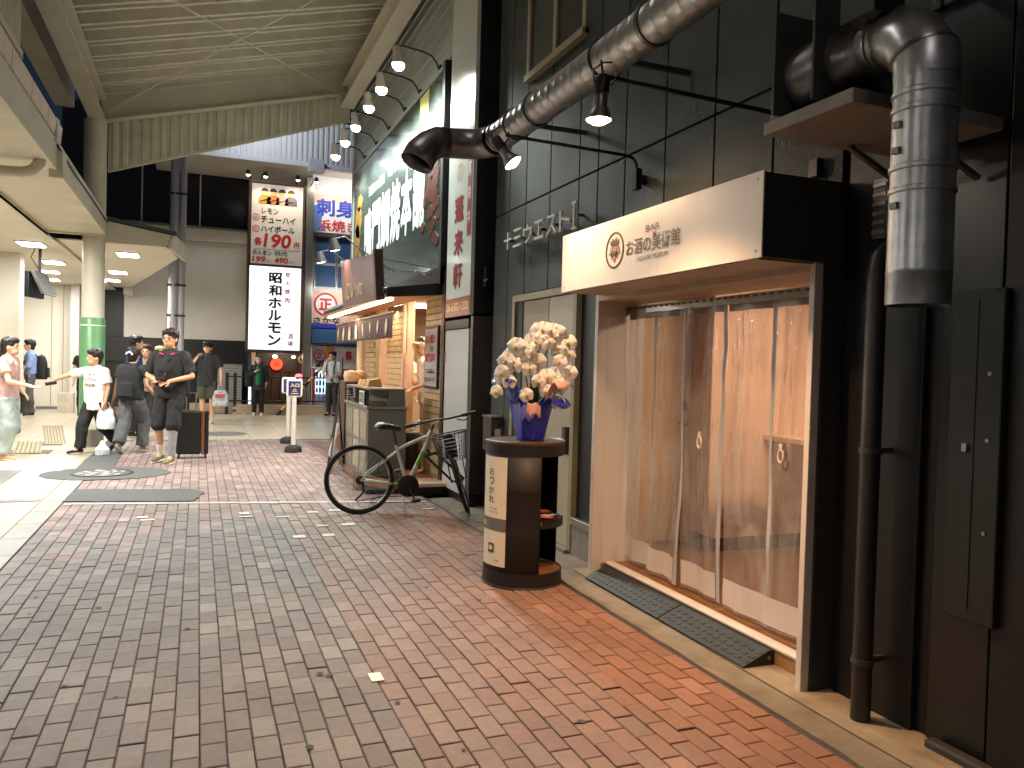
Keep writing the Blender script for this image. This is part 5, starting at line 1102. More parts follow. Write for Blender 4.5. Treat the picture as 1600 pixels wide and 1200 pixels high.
# poster bent round the shell
def bent(name, z0, z1, b0, b1, r, m, parent):
    return put(name, MB().grid(lambda s, t: (DCX+r*math.cos(R(b0+(b1-b0)*s)), DCY+r*math.sin(R(b0+(b1-b0)*s)), z0+(z1-z0)*t), 14, 1), m, parent, smooth=True)
m_pst = mat('poster_cream', sr(232, 222, 196), .6, var=.03)
ps = bent('poster', .14, .87, -186, -137, DR+.006, m_pst, dr)
bent('poster_band', .375, .46, -186, -137, DR+.0072, mat('poster_grey', sr(110, 108, 100), .6), ps)
def bent_letter(body, z, h, bc, wdeg, m):
    me = glyphs(body, .005); xs = [v.co.x for v in me.vertices]; ys = [v.co.y for v in me.vertices]; x0, x1, y0, y1 = min(xs), max(xs), min(ys), max(ys)
    for v in me.vertices:
        a = R(bc+wdeg*((v.co.x-x0)/(x1-x0)-.5)); zz = z+h*(v.co.y-y0)/(y1-y0); v.co = (DCX+(DR+.0085)*math.cos(a), DCY+(DR+.0085)*math.sin(a), zz)
    me.update(); me.materials.clear(); put('lettering', me, m, ps)
for k, ch in enumerate('おつかれ'): bent_letter(ch, .745-k*.062, .05, -164, 10.5, m_bk)
bent_letter('もう一杯', .515, .015, -160, 16, m_ink); bent_letter('ひとやすみ', .493, .012, -160, 18, m_ink)
bent('poster_mark', .40, .435, -186, -174, DR+.0085, mat('poster_mustard', sr(180, 170, 60), .6), ps)
pic = bent('poster_portrait', .225, .29, -168, -156, DR+.0085, mat('portrait_ink', sr(80, 74, 70), .6), ps)
bent('poster_portrait', .245, .275, -165.5, -159, DR+.010, m_pst, ps)
bent_letter('乾杯', .17, .014, -151, 8, m_ink)
for k in range(5):
    a = R(-50+k*22); rr = .17
    tag(put('flyer', MB().obox((DCX+rr*math.cos(a), DCY+rr*math.sin(a), .454+.003*k), ((math.cos(a+k), math.sin(a+k), 0), (-math.sin(a+k), math.cos(a+k), 0), (0, 0, 1)), (.05, .035, .0012)), mat('flyer%d' % k, sr(*((220, 110, 70), (230, 220, 205), (60, 60, 64), (200, 90, 60), (210, 200, 190))[k]), .5)), ('orange card lying nearest on the shelf of the drum stand', 'white card lying on the shelf of the drum stand', 'black card lying on the shelf of the drum stand', 'red card lying on the shelf of the drum stand', 'grey card lying at the back of the drum stand shelf')[k], 'card', 'cards on the drum stand shelf')
# orchid
OX, OY, OZ = 2.15, 5.06, DH
oc = thing('potted_orchid', 'white moth orchid in a blue wrapped pot on the drum stand', 'orchid', (OX, OY, OZ))
m_bluew = mat('blue_wrap', sr(6, 34, 176), .15, var=.15, vs=8, spec=.7, coat=.3); m_pinkw = mat('pink_wrap', sr(226, 170, 150), .35, var=.08); m_petal = mat('petal', sr(250, 245, 238), .55, var=.04, vs=20, sheen=.3); m_lip = mat('lip_yellow', sr(222, 186, 90), .5, var=.15, vs=40); m_stem = mat('stem_green', sr(70, 96, 44), .5, var=.2); m_lf = mat('orchid_leaf', sr(52, 84, 40), .35, var=.2, vs=8)
def potf(s, t):
    a = 2*math.pi*s; r = .094+.046*t+.010*math.sin(a*7)*(.2+t)+.006*math.sin(a*13+2)*t; return (OX+r*math.cos(a), OY+r*math.sin(a), OZ+.002+.255*t)
put('pot_wrap', MB().grid(potf, 56, 10).lathe([(0, .002), (.092, .002)], (OX, OY, OZ), 24), m_bluew, oc, smooth=True)
put('soil', MB().lathe([(0, .20), (.115, .20)], (OX, OY, OZ), 24), m_brownpaint, oc)
random.seed(11)
def flare(name, ac, aw, r1, z1, m, droop):
    def f(s, t):
        a = R(ac+aw*(s-.5)); r = .138+(r1-.138)*t; z = .245+(z1)*math.sin(t*math.pi*.62)-droop*t*t+.014*math.sin(s*11+ac)*t
        return (OX+r*math.cos(a), OY+r*math.sin(a), OZ+z)
    put(name, MB().grid(f, 18, 8), m, oc, smooth=True, solid=.002)
flare('wrap_flare', -190, 95, .28, .18, m_bluew, .02); flare('wrap_flare', -106, 36, .16, .04, m_pinkw, .11); flare('wrap_flare', -34, 84, .29, .19, m_pinkw, .05); flare('wrap_flare', -36, 86, .275, .08, m_bluew, .08); flare('wrap_flare', 60, 120, .19, .12, m_bluew, .03); flare('wrap_flare', -122, 34, .16, .0, mat('violet_wrap', sr(110, 96, 190), .25, coat=.3), .10)
# leaves at the base
for ang, L, up in ((-150, .2, .12), (-95, .17, .2), (-60, .16, .16), (20, .2, .1), (120, .18, .12)):
    def lfn(s, t, ang=ang, L=L, up=up):
        d = Vector((math.cos(R(ang)), math.sin(R(ang)), 0)); q = Vector((-d.y, d.x, 0)); w = .035*math.sin(math.pi*min(1, .12+s*.88))
        return tuple(Vector((OX, OY, OZ+.21))+d*(L*s)+q*(w*(t-.5)*2)+Vector((0, 0, up*math.sin(s*2.2)-.02*(1-abs(t-.5)*2))))
    put('leaf', MB().grid(lfn, 10, 4), m_lf, oc, smooth=True, solid=.003)
# flower meshes: two round side petals, three sepals and a yellow lip
def petal_mesh(pts, L, W, ang, cup, z0, r0=.1):
    def f(s, t):
        w = W*math.sin(math.pi*(r0+(1-r0)*s)**.8)**.7; x = L*s; y = w*(t-.5)*2; z = z0+cup*s*s+.008*math.cos((t-.5)*5)
        c, n = math.cos(ang), math.sin(ang); return (x*c-y*n, x*n+y*c, z)
    return pts.grid(f, 7, 6)
fl = MB()
petal_mesh(fl, .045, .040, R(8), .002, .004); petal_mesh(fl, .045, .040, R(172), .002, .004)
petal_mesh(fl, .042, .020, R(90), .004, -.002); petal_mesh(fl, .040, .018, R(222), .002, -.002); petal_mesh(fl, .040, .018, R(318), .002, -.002)
fl_me = fl.mesh('flower'); fl_me.materials.append(m_petal)
for p in fl_me.polygons: p.use_smooth = True
lp = MB().ell((0, -.004, .012), (.008, .009, .012), nu=8, nv=5).ell((0, -.014, .008), (.006, .007, .006), nu=7, nv=5); lp_me = lp.mesh('lip'); lp_me.materials.append(m_lip)
for p in lp_me.polygons: p.use_smooth = True
CAMP = Vector((0, 0, 1.48))
def bloom(p, sc, yaw=0., pitch=0., roll=0.):
    o = bpy.data.objects.new('flower', fl_me); COL.objects.link(o); o.parent = oc; o.matrix_parent_inverse = INV[oc.name]
    face = Vector((-.36+yaw, -.9, .10+pitch)).normalized()
    o.matrix_basis = Matrix.Translation(p) @ face.to_track_quat('Z', 'Y').to_matrix().to_4x4() @ Matrix.Rotation(roll, 4, 'Z') @ Matrix.Scale(sc, 4)
    l = bpy.data.objects.new('lip', lp_me); COL.objects.link(l); l.parent = o
def spray(pts, nfl, bias):
    P = [Vector(p) for p in pts]; n = 24; path = []
    def bez(t):
        q = P[:]
        while len(q) > 1: q = [a.lerp(b, t) for a, b in zip(q, q[1:])]
        return q[0]
    path = [bez(k/n) for k in range(n+1)]
    put('flower_stem', MB().tube(path, [.005-.0025*k/n for k in range(n+1)], 6), m_stem, oc, smooth=True)
    for k in range(nfl):
        t = .42+.56*k/max(1, nfl-1); c = bez(t); side = (1 if k % 2 else -1)
        sc = 1.62-.5*(t-.42)/.58
        bloom(c+Vector((.036*side+random.gauss(0, .008), -.02+random.gauss(0, .012), -.012+random.gauss(0, .01))), sc*random.uniform(.92, 1.08), bias+random.gauss(0, .28), random.gauss(0, .16), random.gauss(0, .22))
    for k in range(3):
        c = bez(1)+Vector((-.012*k*(1 if bias < 0 else -1), 0, -.012*k)); put('bud', MB().ell(c, (.009, .009, .012)), m_petal, oc, smooth=True)
o3 = lambda x, y, z: (OX+x+.02, OY+y, OZ+z*(.9 if z > .3 else 1))
spray([o3(-.01, 0, .2), o3(.0, .02, .75), o3(-.10, -.05, .86), o3(-.22, -.08, .62), o3(-.30, -.10, .36)], 9, -.35)
spray([o3(0, 0, .2), o3(.06, .03, .80), o3(.02, -.02, .98), o3(-.06, -.06, .70), o3(-.07, -.09, .32)], 9, -.1)
spray([o3(.01, 0, .2), o3(.10, .03, .85), o3(.13, -.02, .98), o3(.20, -.06, .74), o3(.17, -.1, .42)], 9, .25)
spray([o3(.01, -.01, .2), o3(.06, -.02, .55), o3(.06, -.06, .62), o3(.1, -.11, .46), o3(.08, -.13, .25)], 6, .1)
spray([o3(-.01, .02, .2), o3(-.06, .05, .62), o3(-.14, .0, .80), o3(-.2, -.06, .66), o3(-.24, -.08, .48)], 7, -.3)
spray([o3(0, .02, .2), o3(.04, .06, .86), o3(.06, .0, 1.0), o3(.10, -.03, .86), o3(.1, -.05, .66)], 6, .05)
# ================================================================== bicycle
bk = thing('bicycle', 'silver green bicycle with black wire basket parked on its stand', 'bicycle', (1.9, 7.6, 0))
m_frame = mat('bike_frame', sr(206, 210, 190), .3, .3, var=.08); m_lime = mat('bike_lime', sr(120, 170, 60), .35, .2); m_tyre = mat('tyre', sr(26, 25, 25), .75, var=.15, vs=30); m_spoke = mat('spoke', sr(170, 170, 168), .3, .9)
BY = 7.65
def wheel(c, h, u, r, front):
    c, h, u = Vector(c), Vector(h).normalized(), Vector(u).normalized(); n = h.cross(u).normalized()
    circ = lambda rr, k, off=0: [c+(h*math.cos(2*math.pi*i/k)+u*math.sin(2*math.pi*i/k))*rr+n*off for i in range(k)]
    w = put('wheel', MB().tube(circ(r-.018, 44), .019, 10, closed=True), m_tyre, bk, smooth=True)
    put('rim', MB().tube(circ(r-.042, 44), .010, 6, closed=True), m_spoke if not front else m_dkgrey, w, smooth=True)
    put('hub', MB().tube([c-n*.045, c+n*.045], .018, 10), m_dkgrey, w, smooth=True)
    for i in range(28):
        a = 2*math.pi*i/28; b = a+(.5 if i % 2 else -.5); q = c+(h*math.cos(a)+u*math.sin(a))*(r-.045); p = c+(h*math.cos(b)+u*math.sin(b))*.018+n*(.03 if i % 4 < 2 else -.03)
        put('spoke', MB().tube([p, q], .0016, 4, cap=False), m_spoke, w)
    return n
RH = Vector((1.475, 7.68, .335)); BB = Vector((1.94, 7.65, .27)); HT = Vector((2.15, 7.60, .80)); HB = Vector((2.105, 7.60, .645)); ST = Vector((1.83, 7.65, .62)); FH = Vector((2.40, 7.41, .34))
wheel(RH, (1, -.06, 0), (0, .03, 1), .338, False)
wheel(FH, (-.31, -.95, 0), (-.30, .09, .95), .338, True)
put('top_tube', MB().tube([ST-Vector((0, 0, .0)), ST.lerp(HT, .3)+Vector((0, 0, .0)), HT-Vector((.005, 0, .03))], [.013, .017, .019], 12), m_frame, bk, smooth=True)
put('down_tube', MB().tube([HB, BB], [.024, .022], 12), m_frame, bk, smooth=True)
put('down_tube_decal', MB().tube([HB.lerp(BB, .1), HB.lerp(BB, .45)], .0245, 12), m_lime, bk, smooth=True)
put('seat_tube', MB().tube([ST+Vector((-.008, 0, .05)), BB], .016, 12), m_frame, bk, smooth=True)
put('head_tube', MB().tube([HB-Vector((.012, 0, .03)), HT+Vector((.008, 0, .02))], .024, 12), m_frame, bk, smooth=True)
for s in (-.045, .045):
    put('seat_stay', MB().tube([ST+Vector((0, s*.4, -.01)), RH+Vector((0, s*1.3, 0))], .008, 8), m_frame, bk, smooth=True)
    put('chain_stay', MB().tube([BB+Vector((0, s*.6, 0)), RH+Vector((0, s*1.3, 0))], .010, 8), m_frame, bk, smooth=True)
put('stay_decal', MB().tube([BB.lerp(RH, .1)+Vector((0, -.036, 0)), BB.lerp(RH, .35)+Vector((0, -.045, 0))], .0115, 8), m_lime, bk, smooth=True)
put('seat_post', MB().tube([ST+Vector((0, 0, .04)), (1.785, 7.65, .83)], .014, 10), m_dkgrey, bk, smooth=True)
def sad(s, t):
    x = 1.60+.275*s; e = min(1, 6*s+.15, 8*(1-s)+.25); w = (.075*(1-s)**.8+.022)*e; a = 2*math.pi*t; q = math.sin(a)
    return (x, 7.65+w*math.cos(a), .835+.012*math.sin(s*5)+.014*(1-s)+(.036 if q > 0 else .05*(1-.6*s))*q*e)
put('saddle', MB().grid(sad, 18, 16), mat('saddle_black', sr(34, 36, 40), .3, var=.1, coat=.3), bk, smooth=True)
put('saddle_patch', MB().grid(lambda s, t: tuple(Vector(sad(.04+.3*s, .12+.26*t))+Vector((0, 0, .003))), 5, 5), mat('saddle_grey', sr(190, 186, 180), .4), bk, smooth=True)
put('chain_disc', MB().lathe([(0, -.006), (.1, -.006), (.108, 0), (.1, .006), (0, .008)], BB+Vector((-.0, -.05, 0)), 30, (0, -1, 0)), m_black, bk, smooth=True)
put('crank', MB().bar(BB+Vector((0, -.065, 0)), BB+Vector((.06, -.07, -.13)), .022, .012), m_dkgrey, bk); put('pedal', MB().obox(BB+Vector((.065, -.11, -.135)), ((1, 0, .2), (0, 1, 0), (0, 0, 1)), (.04, .045, .012)), m_black, bk, bevel=.004)
put('crank', MB().bar(BB+Vector((0, .065, 0)), BB+Vector((-.06, .07, .13)), .022, .012), m_dkgrey, bk); put('pedal', MB().obox(BB+Vector((-.065, .11, .135)), ((1, 0, .2), (0, 1, 0), (0, 0, 1)), (.04, .045, .012)), m_black, bk, bevel=.004)
put('cassette', MB().lathe([(0, 0), (.045, 0), (.045, .01), (.03, .012), (.03, .03), (0, .03)], RH+Vector((0, -.03, 0)), 20, (0, -1, 0)), m_dkgrey, bk)
put('derailleur', MB().bar(RH+Vector((.02, -.06, -.02)), RH+Vector((.03, -.065, -.11)), .035, .02).bar(RH+Vector((.03, -.065, -.11)), RH+Vector((-.05, -.065, -.19)), .03, .018), m_black, bk, bevel=.004)
put('chain', MB().tube([RH+Vector((0, -.05, .03)), BB+Vector((0, -.05, .09))], .004, 4).tube([RH+Vector((-.04, -.065, -.2)), RH+Vector((.2, -.06, -.16)), BB+Vector((0, -.05, -.1))], .004, 4), m_black, bk)
put('rear_cog_ring', MB().tube([RH+Vector((.25+.085*math.cos(a*.35), -.06, .12+.09*math.sin(a*.35))) for a in range(18)], .0035, 5, closed=True), m_black, bk)
put('kickstand', MB().tube([BB+Vector((-.05, -.03, -.03)), (1.90, 7.56, .02), (1.905, 7.54, .005)], .009, 8), m_spoke, bk, smooth=True)
put('steerer', MB().tube([HB-Vector((.012, 0, .03)), HT+Vector((.03, -.01, .08))], .014, 10), m_dkgrey, bk, smooth=True)
bar = [(1.885, 7.60, .852), (2.0, 7.60, .875), (2.1, 7.58, .905), (2.2, 7.56, .925), (2.32, 7.52, .945), (2.42, 7.46, .975), (2.56, 7.40, 1.02)]
put('handlebar', MB().tube(bar, .012, 10), m_black, bk, smooth=True)
for a, b in ((0, 1), (6, 5)): put('grip', MB().tube([bar[a], Vector(bar[a]).lerp(Vector(bar[b]), .95)], .018, 10), m_rubber, bk, smooth=True)
for p, q in (((2.0, 7.58, .86), (1.92, 7.53, .82)), ((2.38, 7.46, .94), (2.46, 7.36, .95))): put('brake_lever', MB().tube([p, (Vector(p)+Vector(q))/2+Vector((0, -.02, -.01)), q], .007, 6), m_black, bk, smooth=True)
put('bell', MB().ell((2.03, 7.57, .905), (.022, .022, .018)), m_spoke, bk, smooth=True)
put('reflector_lamp', MB().lathe([(0, 0), (.025, 0), (.03, .05), (0, .06)], (2.2, 7.50, .9), 14, (-.3, -1, 0)), m_spoke, bk, smooth=True)
NF = Vector((-.31, -.95, 0)).cross(Vector((-.30, .09, .95))).normalized()
crown = HB-Vector((-.05, .02, .06))
for s in (-.055, .055): put('fork_blade', MB().tube([crown+NF*s, FH+NF*s], [.015, .011], 10), m_black, bk, smooth=True)
put('fork_crown', MB().tube([crown-NF*.06, crown+NF*.06], .016, 8), m_black, bk, smooth=True); put('fork_steerer', MB().tube([crown, HB], .016, 8), m_black, bk, smooth=True)
for s in (-.075, .075): put('basket_stay', MB().tube([FH+NF*s, Vector((2.33, 7.34, .56))+NF*s], .006, 6), m_dkgrey, bk, smooth=True)
# wire basket
BC = Vector((2.33, 7.38, .55)); bh = Vector((-.31, -.95, 0)).normalized(); bs_ = Vector((.93, -.30, .22)).normalized(); bu = Vector((-.2, .05, .98)).normalized()
bsk = put('basket_rim', MB().tube([BC+bs_*(.175*c_)+bh*(.13*s_)+bu*.26 for c_, s_ in [(math.copysign(abs(math.cos(k*.196))**.5, math.cos(k*.196)), math.copysign(abs(math.sin(k*.196))**.5, math.sin(k*.196))) for k in range(32)]], .008, 6, closed=True), m_dkgrey, bk, smooth=True)
def bpt(a, t): 
    k = .72+.28*t; cc, ss = math.copysign(abs(math.cos(a))**.5, math.cos(a)), math.copysign(abs(math.sin(a))**.5, math.sin(a)); return BC+bs_*(.172*cc*k)+bh*(.128*ss*k)+bu*(.26*t)
m_wire = mat('basket_wire', sr(96, 98, 104), .4, .6)
for t in (.0, .14, .28, .42, .56, .7, .84): put('wire_ring', MB().tube([bpt(k*.196, t) for k in range(32)], .0036, 5, closed=True), m_wire, bsk)
for k in range(30): put('wire_upright', MB().tube([bpt(k*.2094, 0), bpt(k*.2094, 1)], .0032, 5), m_wire, bsk)
for k in range(9): put('wire_base', MB().tube([BC+bs_*(.12*(k-4)/4)-bh*.085, BC+bs_*(.12*(k-4)/4)+bh*.085], .0032, 5), m_wire, bsk)
tag(put('black_pouch', MB().prism([BC+bs_*x+bh*(-.02)+bu*z for x, z in ((-.07, .02), (.05, .02), (.06, .2), (.01, .27), (-.06, .25))], bh*.07), m_black, bevel=.012), 'black pouch lying in the bicycle basket', 'pouch')
# ================================================================== people
m_skin = mat('skin', sr(226, 178, 146), .5, var=.04, vs=20); m_skin2 = mat('skin_tan', sr(206, 154, 122), .5, var=.04, vs=20)
m_hair = mat('hair_black', sr(34, 28, 26), .45, var=.3, vs=60); m_hair_b = mat('hair_brown', sr(80, 52, 40), .5, var=.3, vs=60); m_hair_y = mat('hair_blond', sr(214, 190, 140), .5, var=.2, vs=60)
CL = lambda n, c, **k: mat('cloth_'+n, sr(*c), .85, var=.08, vs=14, **k)
def frustum(m, p0, r0, p1, r1, n=14, ex=None):
    m.tube([p0, p1], [r0, r1], n); return m
def loft(m, secs, n=20):
    """closed stack of oval sections: (centre, half width along a, half width along b, a)"""
    vs = []; fs = []
    for c, ra, rb, a in secs:
        a = Vector(a).normalized(); b = Vector((0, 0, 1)).cross(a).normalized()
        vs += [Vector(c)+a*(ra*math.cos(6.2832*j/n))+b*(rb*math.sin(6.2832*j/n)) for j in range(n)]
    k = len(secs)
    for i in range(k-1):
        for j in range(n): fs.append((i*n+j, i*n+(j+1) % n, (i+1)*n+(j+1) % n, (i+1)*n+j))
    fs += [tuple(range(n))[::-1], tuple(range((k-1)*n, k*n))]; return m.add(vs, fs)
def cap(m, p0, r0, p1, r1):
    p0, p1 = Vector(p0), Vector(p1); m.tube([p0, p1], [r0, r1], 12); m.ell(p0, (r0,)*3, nu=12, nv=8); m.ell(p1, (r1,)*3, nu=12, nv=8); return m
def hand(m, w, d, side, s, grip=.5):
    """palm and five bent fingers from the wrist w along d"""
    w, d = Vector(w), Vector(d).normalized(); q = Vector(side); q = (q-d*q.dot(d)).normalized(); pn = d.cross(q)
    pc = w+d*.045*s; m.ell(pc, (.042*s, .016*s, .048*s), (q, pn, d), 12, 8)
    for k, L in enumerate((.07, .08, .075, .058)):
        b = w+d*.08*s+q*((k-1.5)*.021*s); c = b+d*(L*.5*s)+pn*(L*.3*grip*s); e = c+d*(L*.35*(1-grip*.7)*s)+pn*(L*.45*grip*s)
        cap(m, b, .010*s, c, .0095*s); cap(m, c, .0095*s, e, .008*s)
    b = w+d*.03*s+q*(-.035*s); c = b+d*.03*s-q*.028*s+pn*.01*s; cap(m, b, .012*s, c, .0105*s); cap(m, c, .0105*s, c+d*.03*s+pn*.012*s, .009*s)
def person(label, loc, face, h, top, bottom, shoes, P=None, hair=m_hair, hair_style='short', skin=m_skin, sleeve=.55, hem=.80, wide=1.0, leg_end=None, leg_w=1.0, cap_mat=None, turn=0., lean=(0, 0), group=None, sock=None, apron=None, build=1.0, headk=1.06):
    s = h/1.70; t = thing('person', label, 'person', loc, group)
    INV[t.name] = Matrix()
    t.rotation_euler = (0, 0, R(face)-math.pi/2)
    V = lambda x, y, z: Vector((x*s, y*s, z*s))
    lx, ly = lean
    J = dict(hipR=V(.09, 0, .90), hipL=V(-.09, 0, .90), kneeR=V(.10, .02, .49), kneeL=V(-.10, .02, .49), ankR=V(.10, -.02, .085), ankL=V(-.10, -.02, .085),
             shR=V(.185+lx, ly, 1.395), shL=V(-.185+lx, ly, 1.395), elR=V(.235+lx, -.02+ly, 1.13), elL=V(-.235+lx, -.02+ly, 1.13), wrR=V(.23+lx, .06+ly, .90), wrL=V(-.23+lx, .06+ly, .90), toeR=V(.11, .13, .03), toeL=V(-.11, .13, .03))
    for k, v in (P or {}).items(): J[k] = V(*v)
    pel = (J['hipR']+J['hipL'])/2; ch = (J['shR']+J['shL'])/2; ax = (J['shR']-J['shL']).normalized(); ax.z = 0
    neck = ch+V(0, .0, .05); head = ch+V(0, .03, .20*(.5+.5*headk)); sb, s = s, s*headk
    tr = Matrix.Rotation(R(turn), 3, 'Z'); fx = (tr @ Vector((1, 0, 0))); fy = (tr @ Vector((0, 1, 0))); fz = Vector((0, 0, 1))
    # ---- body
    b = MB()
    loft(b, [(pel+V(0, 0, -.06), .15*s, .105*s, ax), (pel+V(0, 0, .06), .16*s, .11*s, ax), (pel.lerp(ch, .45), .135*s, .095*s, ax), (pel.lerp(ch, .8), .165*s, .11*s, ax), (ch+V(0, 0, .0), .17*s, .085*s, ax), (ch+V(0, 0, .045), .08*s, .06*s, ax)])
    cap(b, neck-V(0, 0, .03), .056*s, head-V(0, .02, .05), .052*s)
    b.ell(head+fz*.012*s, (.076*s, .094*s, .112*s), (fx, fy, fz)); b.ell(head+fy*.03*s-fz*.055*s, (.058*s, .062*s, .055*s), (fx, fy, fz))
    b.ell(head+fy*.098*s-fz*.018*s, (.014*s, .020*s, .024*s), (fx, fy, fz)); b.ell(head+fy*.084*s-fz*.062*s, (.026*s, .012*s, .010*s), (fx, fy, fz)); b.ell(head+fy*.082*s+fz*.022*s, (.05*s, .014*s, .012*s), (fx, fy, fz))
    for q in (1, -1): b.ell(head+fx*(q*.078*s)-fz*.005*s, (.012*s, .022*s, .032*s), (fx, fy, fz))
    s = sb
    for q in 'RL':
        cap(b, J['sh'+q], .05*s, J['el'+q], .038*s); cap(b, J['el'+q], .038*s, J['wr'+q], .026*s)
        d = (J['wr'+q]-J['el'+q]).normalized(); hand(b, J['wr'+q]-d*.01*s, d, (0, 1, .2) if abs(d.y) < .7 else ((1 if q == 'L' else -1), 0, .2), s)
        cap(b, J['hip'+q], .08*s, J['knee'+q], .055*s); cap(b, J['knee'+q], .055*s, J['ank'+q], .036*s); cap(b, J['ank'+q], .036*s, J['ank'+q].lerp(J['toe'+q], .5), .03*s)
    remesh(b, .0095, 'body', skin, t, smooth_it=1)
    s = sb*headk
    for q in (1, -1):
        put('eye', MB().ell(head+fx*(q*.030*s)+fy*.087*s+fz*.002*s, (.012*s, .006*s, .006*s), (fx, fy, fz), 8, 6), m_black, t, smooth=True)
        put('eyebrow', MB().ell(head+fx*(q*.030*s)+fy*.094*s+fz*.026*s, (.017*s, .004*s, .004*s), (fx, fy, fz), 8, 6), hair, t, smooth=True)
    put('mouth', MB().ell(head+fy*.095*s-fz*.062*s, (.020*s, .004*s, .004*s), (fx, fy, fz), 8, 6), mat('lips', sr(176, 100, 92), .5), t, smooth=True)
    # ---- hair
    hr = MB(); hr.ell(head+fz*.042*s-fy*.022*s, (.096*s, .106*s, .104*s), (fx, fy, fz)); hr.ell(head-fy*.05*s-fz*.02*s, (.078*s, .055*s, .085*s), (fx, fy, fz)); hr.ell(head+fz*.092*s+fy*.035*s, (.082*s, .070*s, .042*s), (fx, fy, fz))
    for k in range(16):
        a = k*.393; hr.ell(head+fz*(.075+.02*math.sin(k*2.3))*s+(fx*math.cos(a)*.066+fy*(math.sin(a)*.07-.012))*s, (.034*s, .034*s, .036*s))
    if hair_style == 'bun': hr.ell(head-fy*.13*s-fz*.05*s, (.055*s, .06*s, .07*s), (fx, fy, fz)); cap(hr, head-fy*.13*s-fz*.08*s, .045*s, head-fy*.12*s-fz*.17*s, .025*s)
    if hair_style == 'long': 
        for q in (-.055, 0, .055): cap(hr, head-fy*.05*s+fx*q*s, .05*s, head-fy*.075*s+fx*(q*1.2)*s-fz*.24*s, .036*s)
    remesh(hr, .010, 'hair', hair, t, fold=.006*s, fs=60, smooth_it=0)
    if cap_mat:
        c = MB(); c.ell(head+fz*.045*s-fy*.01*s, (.099*s, .108*s, .092*s), (fx, fy, fz)); c.ell(head+fz*.045*s+fy*.10*s, (.075*s, .075*s, .012*s), (fx, fy, fz))
        remesh(c, .012, 'cap', cap_mat, t)
    s = sb
    # ---- top
    w = wide; g = MB(); hp = pel.lerp(ch, 0); hz = hem*s
    low = Vector((pel.x, pel.y, hz)); 
    loft(g, [(low, .185*s*w, .135*s*w, ax), (low.lerp(ch, .35), .175*s*w, .13*s*w, ax), (low.lerp(ch, .7), .188*s*w, .132*s*w*build, ax), (ch+V(0, 0, -.03), .20*s, .118*s, ax), (ch+V(0, 0, .025), .19*s, .104*s, ax), (ch+V(0, 0, .06), .115*s, .082*s, ax), (ch+V(0, 0, .09), .07*s, .068*s, ax)])
    for q in 'RL':
        S_, E_, W_ = J['sh'+q], J['el'+q], J['wr'+q]; g.ell(S_-V(.0, 0, .002), (.070*s,)*3)
        if sleeve <= 1: frustum(g, S_, .068*s*w, S_.lerp(E_, sleeve), .068*s*w)
        else: frustum(g, S_, .075*s, E_, .058*s); g.ell(E_, (.058*s,)*3); frustum(g, E_, .058*s, E_.lerp(W_, sleeve-1), .045*s)
    remesh(g, .012, 'shirt', top, t, fold=.015*s, fs=12/s)
    # ---- bottom
    g = MB(); lw = leg_w
    loft(g, [(pel+V(0, 0, .12), .158*s, .118*s, ax), (pel+V(0, 0, .0), .178*s, .13*s, ax), (pel+V(0, 0, -.07), .17*s, .12*s, ax)])
    for q in 'RL':
        H_, K_, A_ = J['hip'+q], J['knee'+q], J['ank'+q]; H2 = H_-V(0, 0, .02)
        if leg_end is None or leg_end > 1:
            e = 1.0 if leg_end is None else leg_end-1
            frustum(g, H2, .098*s*(.5+.5*lw), K_, .075*s*lw); g.ell(K_, (.075*s*lw,)*3); frustum(g, K_, .075*s*lw, K_.lerp(A_, e*.97), .066*s*lw)
        else: frustum(g, H2, .1*s*(.5+.5*lw), H2.lerp(K_, leg_end), .088*s*lw)
    remesh(g, .012, 'trousers' if leg_end is None else 'shorts', bottom, t, fold=.017*s, fs=10/s)
    # ---- shoes
    for q in 'RL':
        A_, T_ = J['ank'+q], J['toe'+q]; f = (T_-A_); d = Vector((f.x, f.y, 0)).normalized() if Vector((f.x, f.y, 0)).length > 1e-4 else Vector((0, 1, 0)); dn = (T_-(A_-V(0, 0, .05))).normalized()
        g = MB(); hl = A_-dn*.035*s-V(0, 0, .035); cap(g, hl, .036*s, T_-V(0, 0, .0)+dn*.02*s, .034*s); cap(g, A_-V(0, 0, .0), .042*s, hl+dn*.06*s, .045*s)
        so = remesh(g, .011, 'shoe', shoes, t)
        g = MB(); u = dn; sd = u.cross(Vector((0, 0, 1))).normalized(); nn = sd.cross(u); c = (hl+T_+dn*.02*s)/2-nn*.028*s
        put('sole', MB().ell(c, (.155*s*.98, .046*s, .014*s), (u, sd, nn), 18, 7), mat('sole_white', sr(214, 208, 198), .6), so, smooth=True)
        if sock: put('sock', cap(MB(), A_, .041*s, A_.lerp(J['knee'+q], .25), .044*s), sock, t, smooth=True)
    return t, s, J
def world(t, p): return t.matrix_basis @ Vector(p)
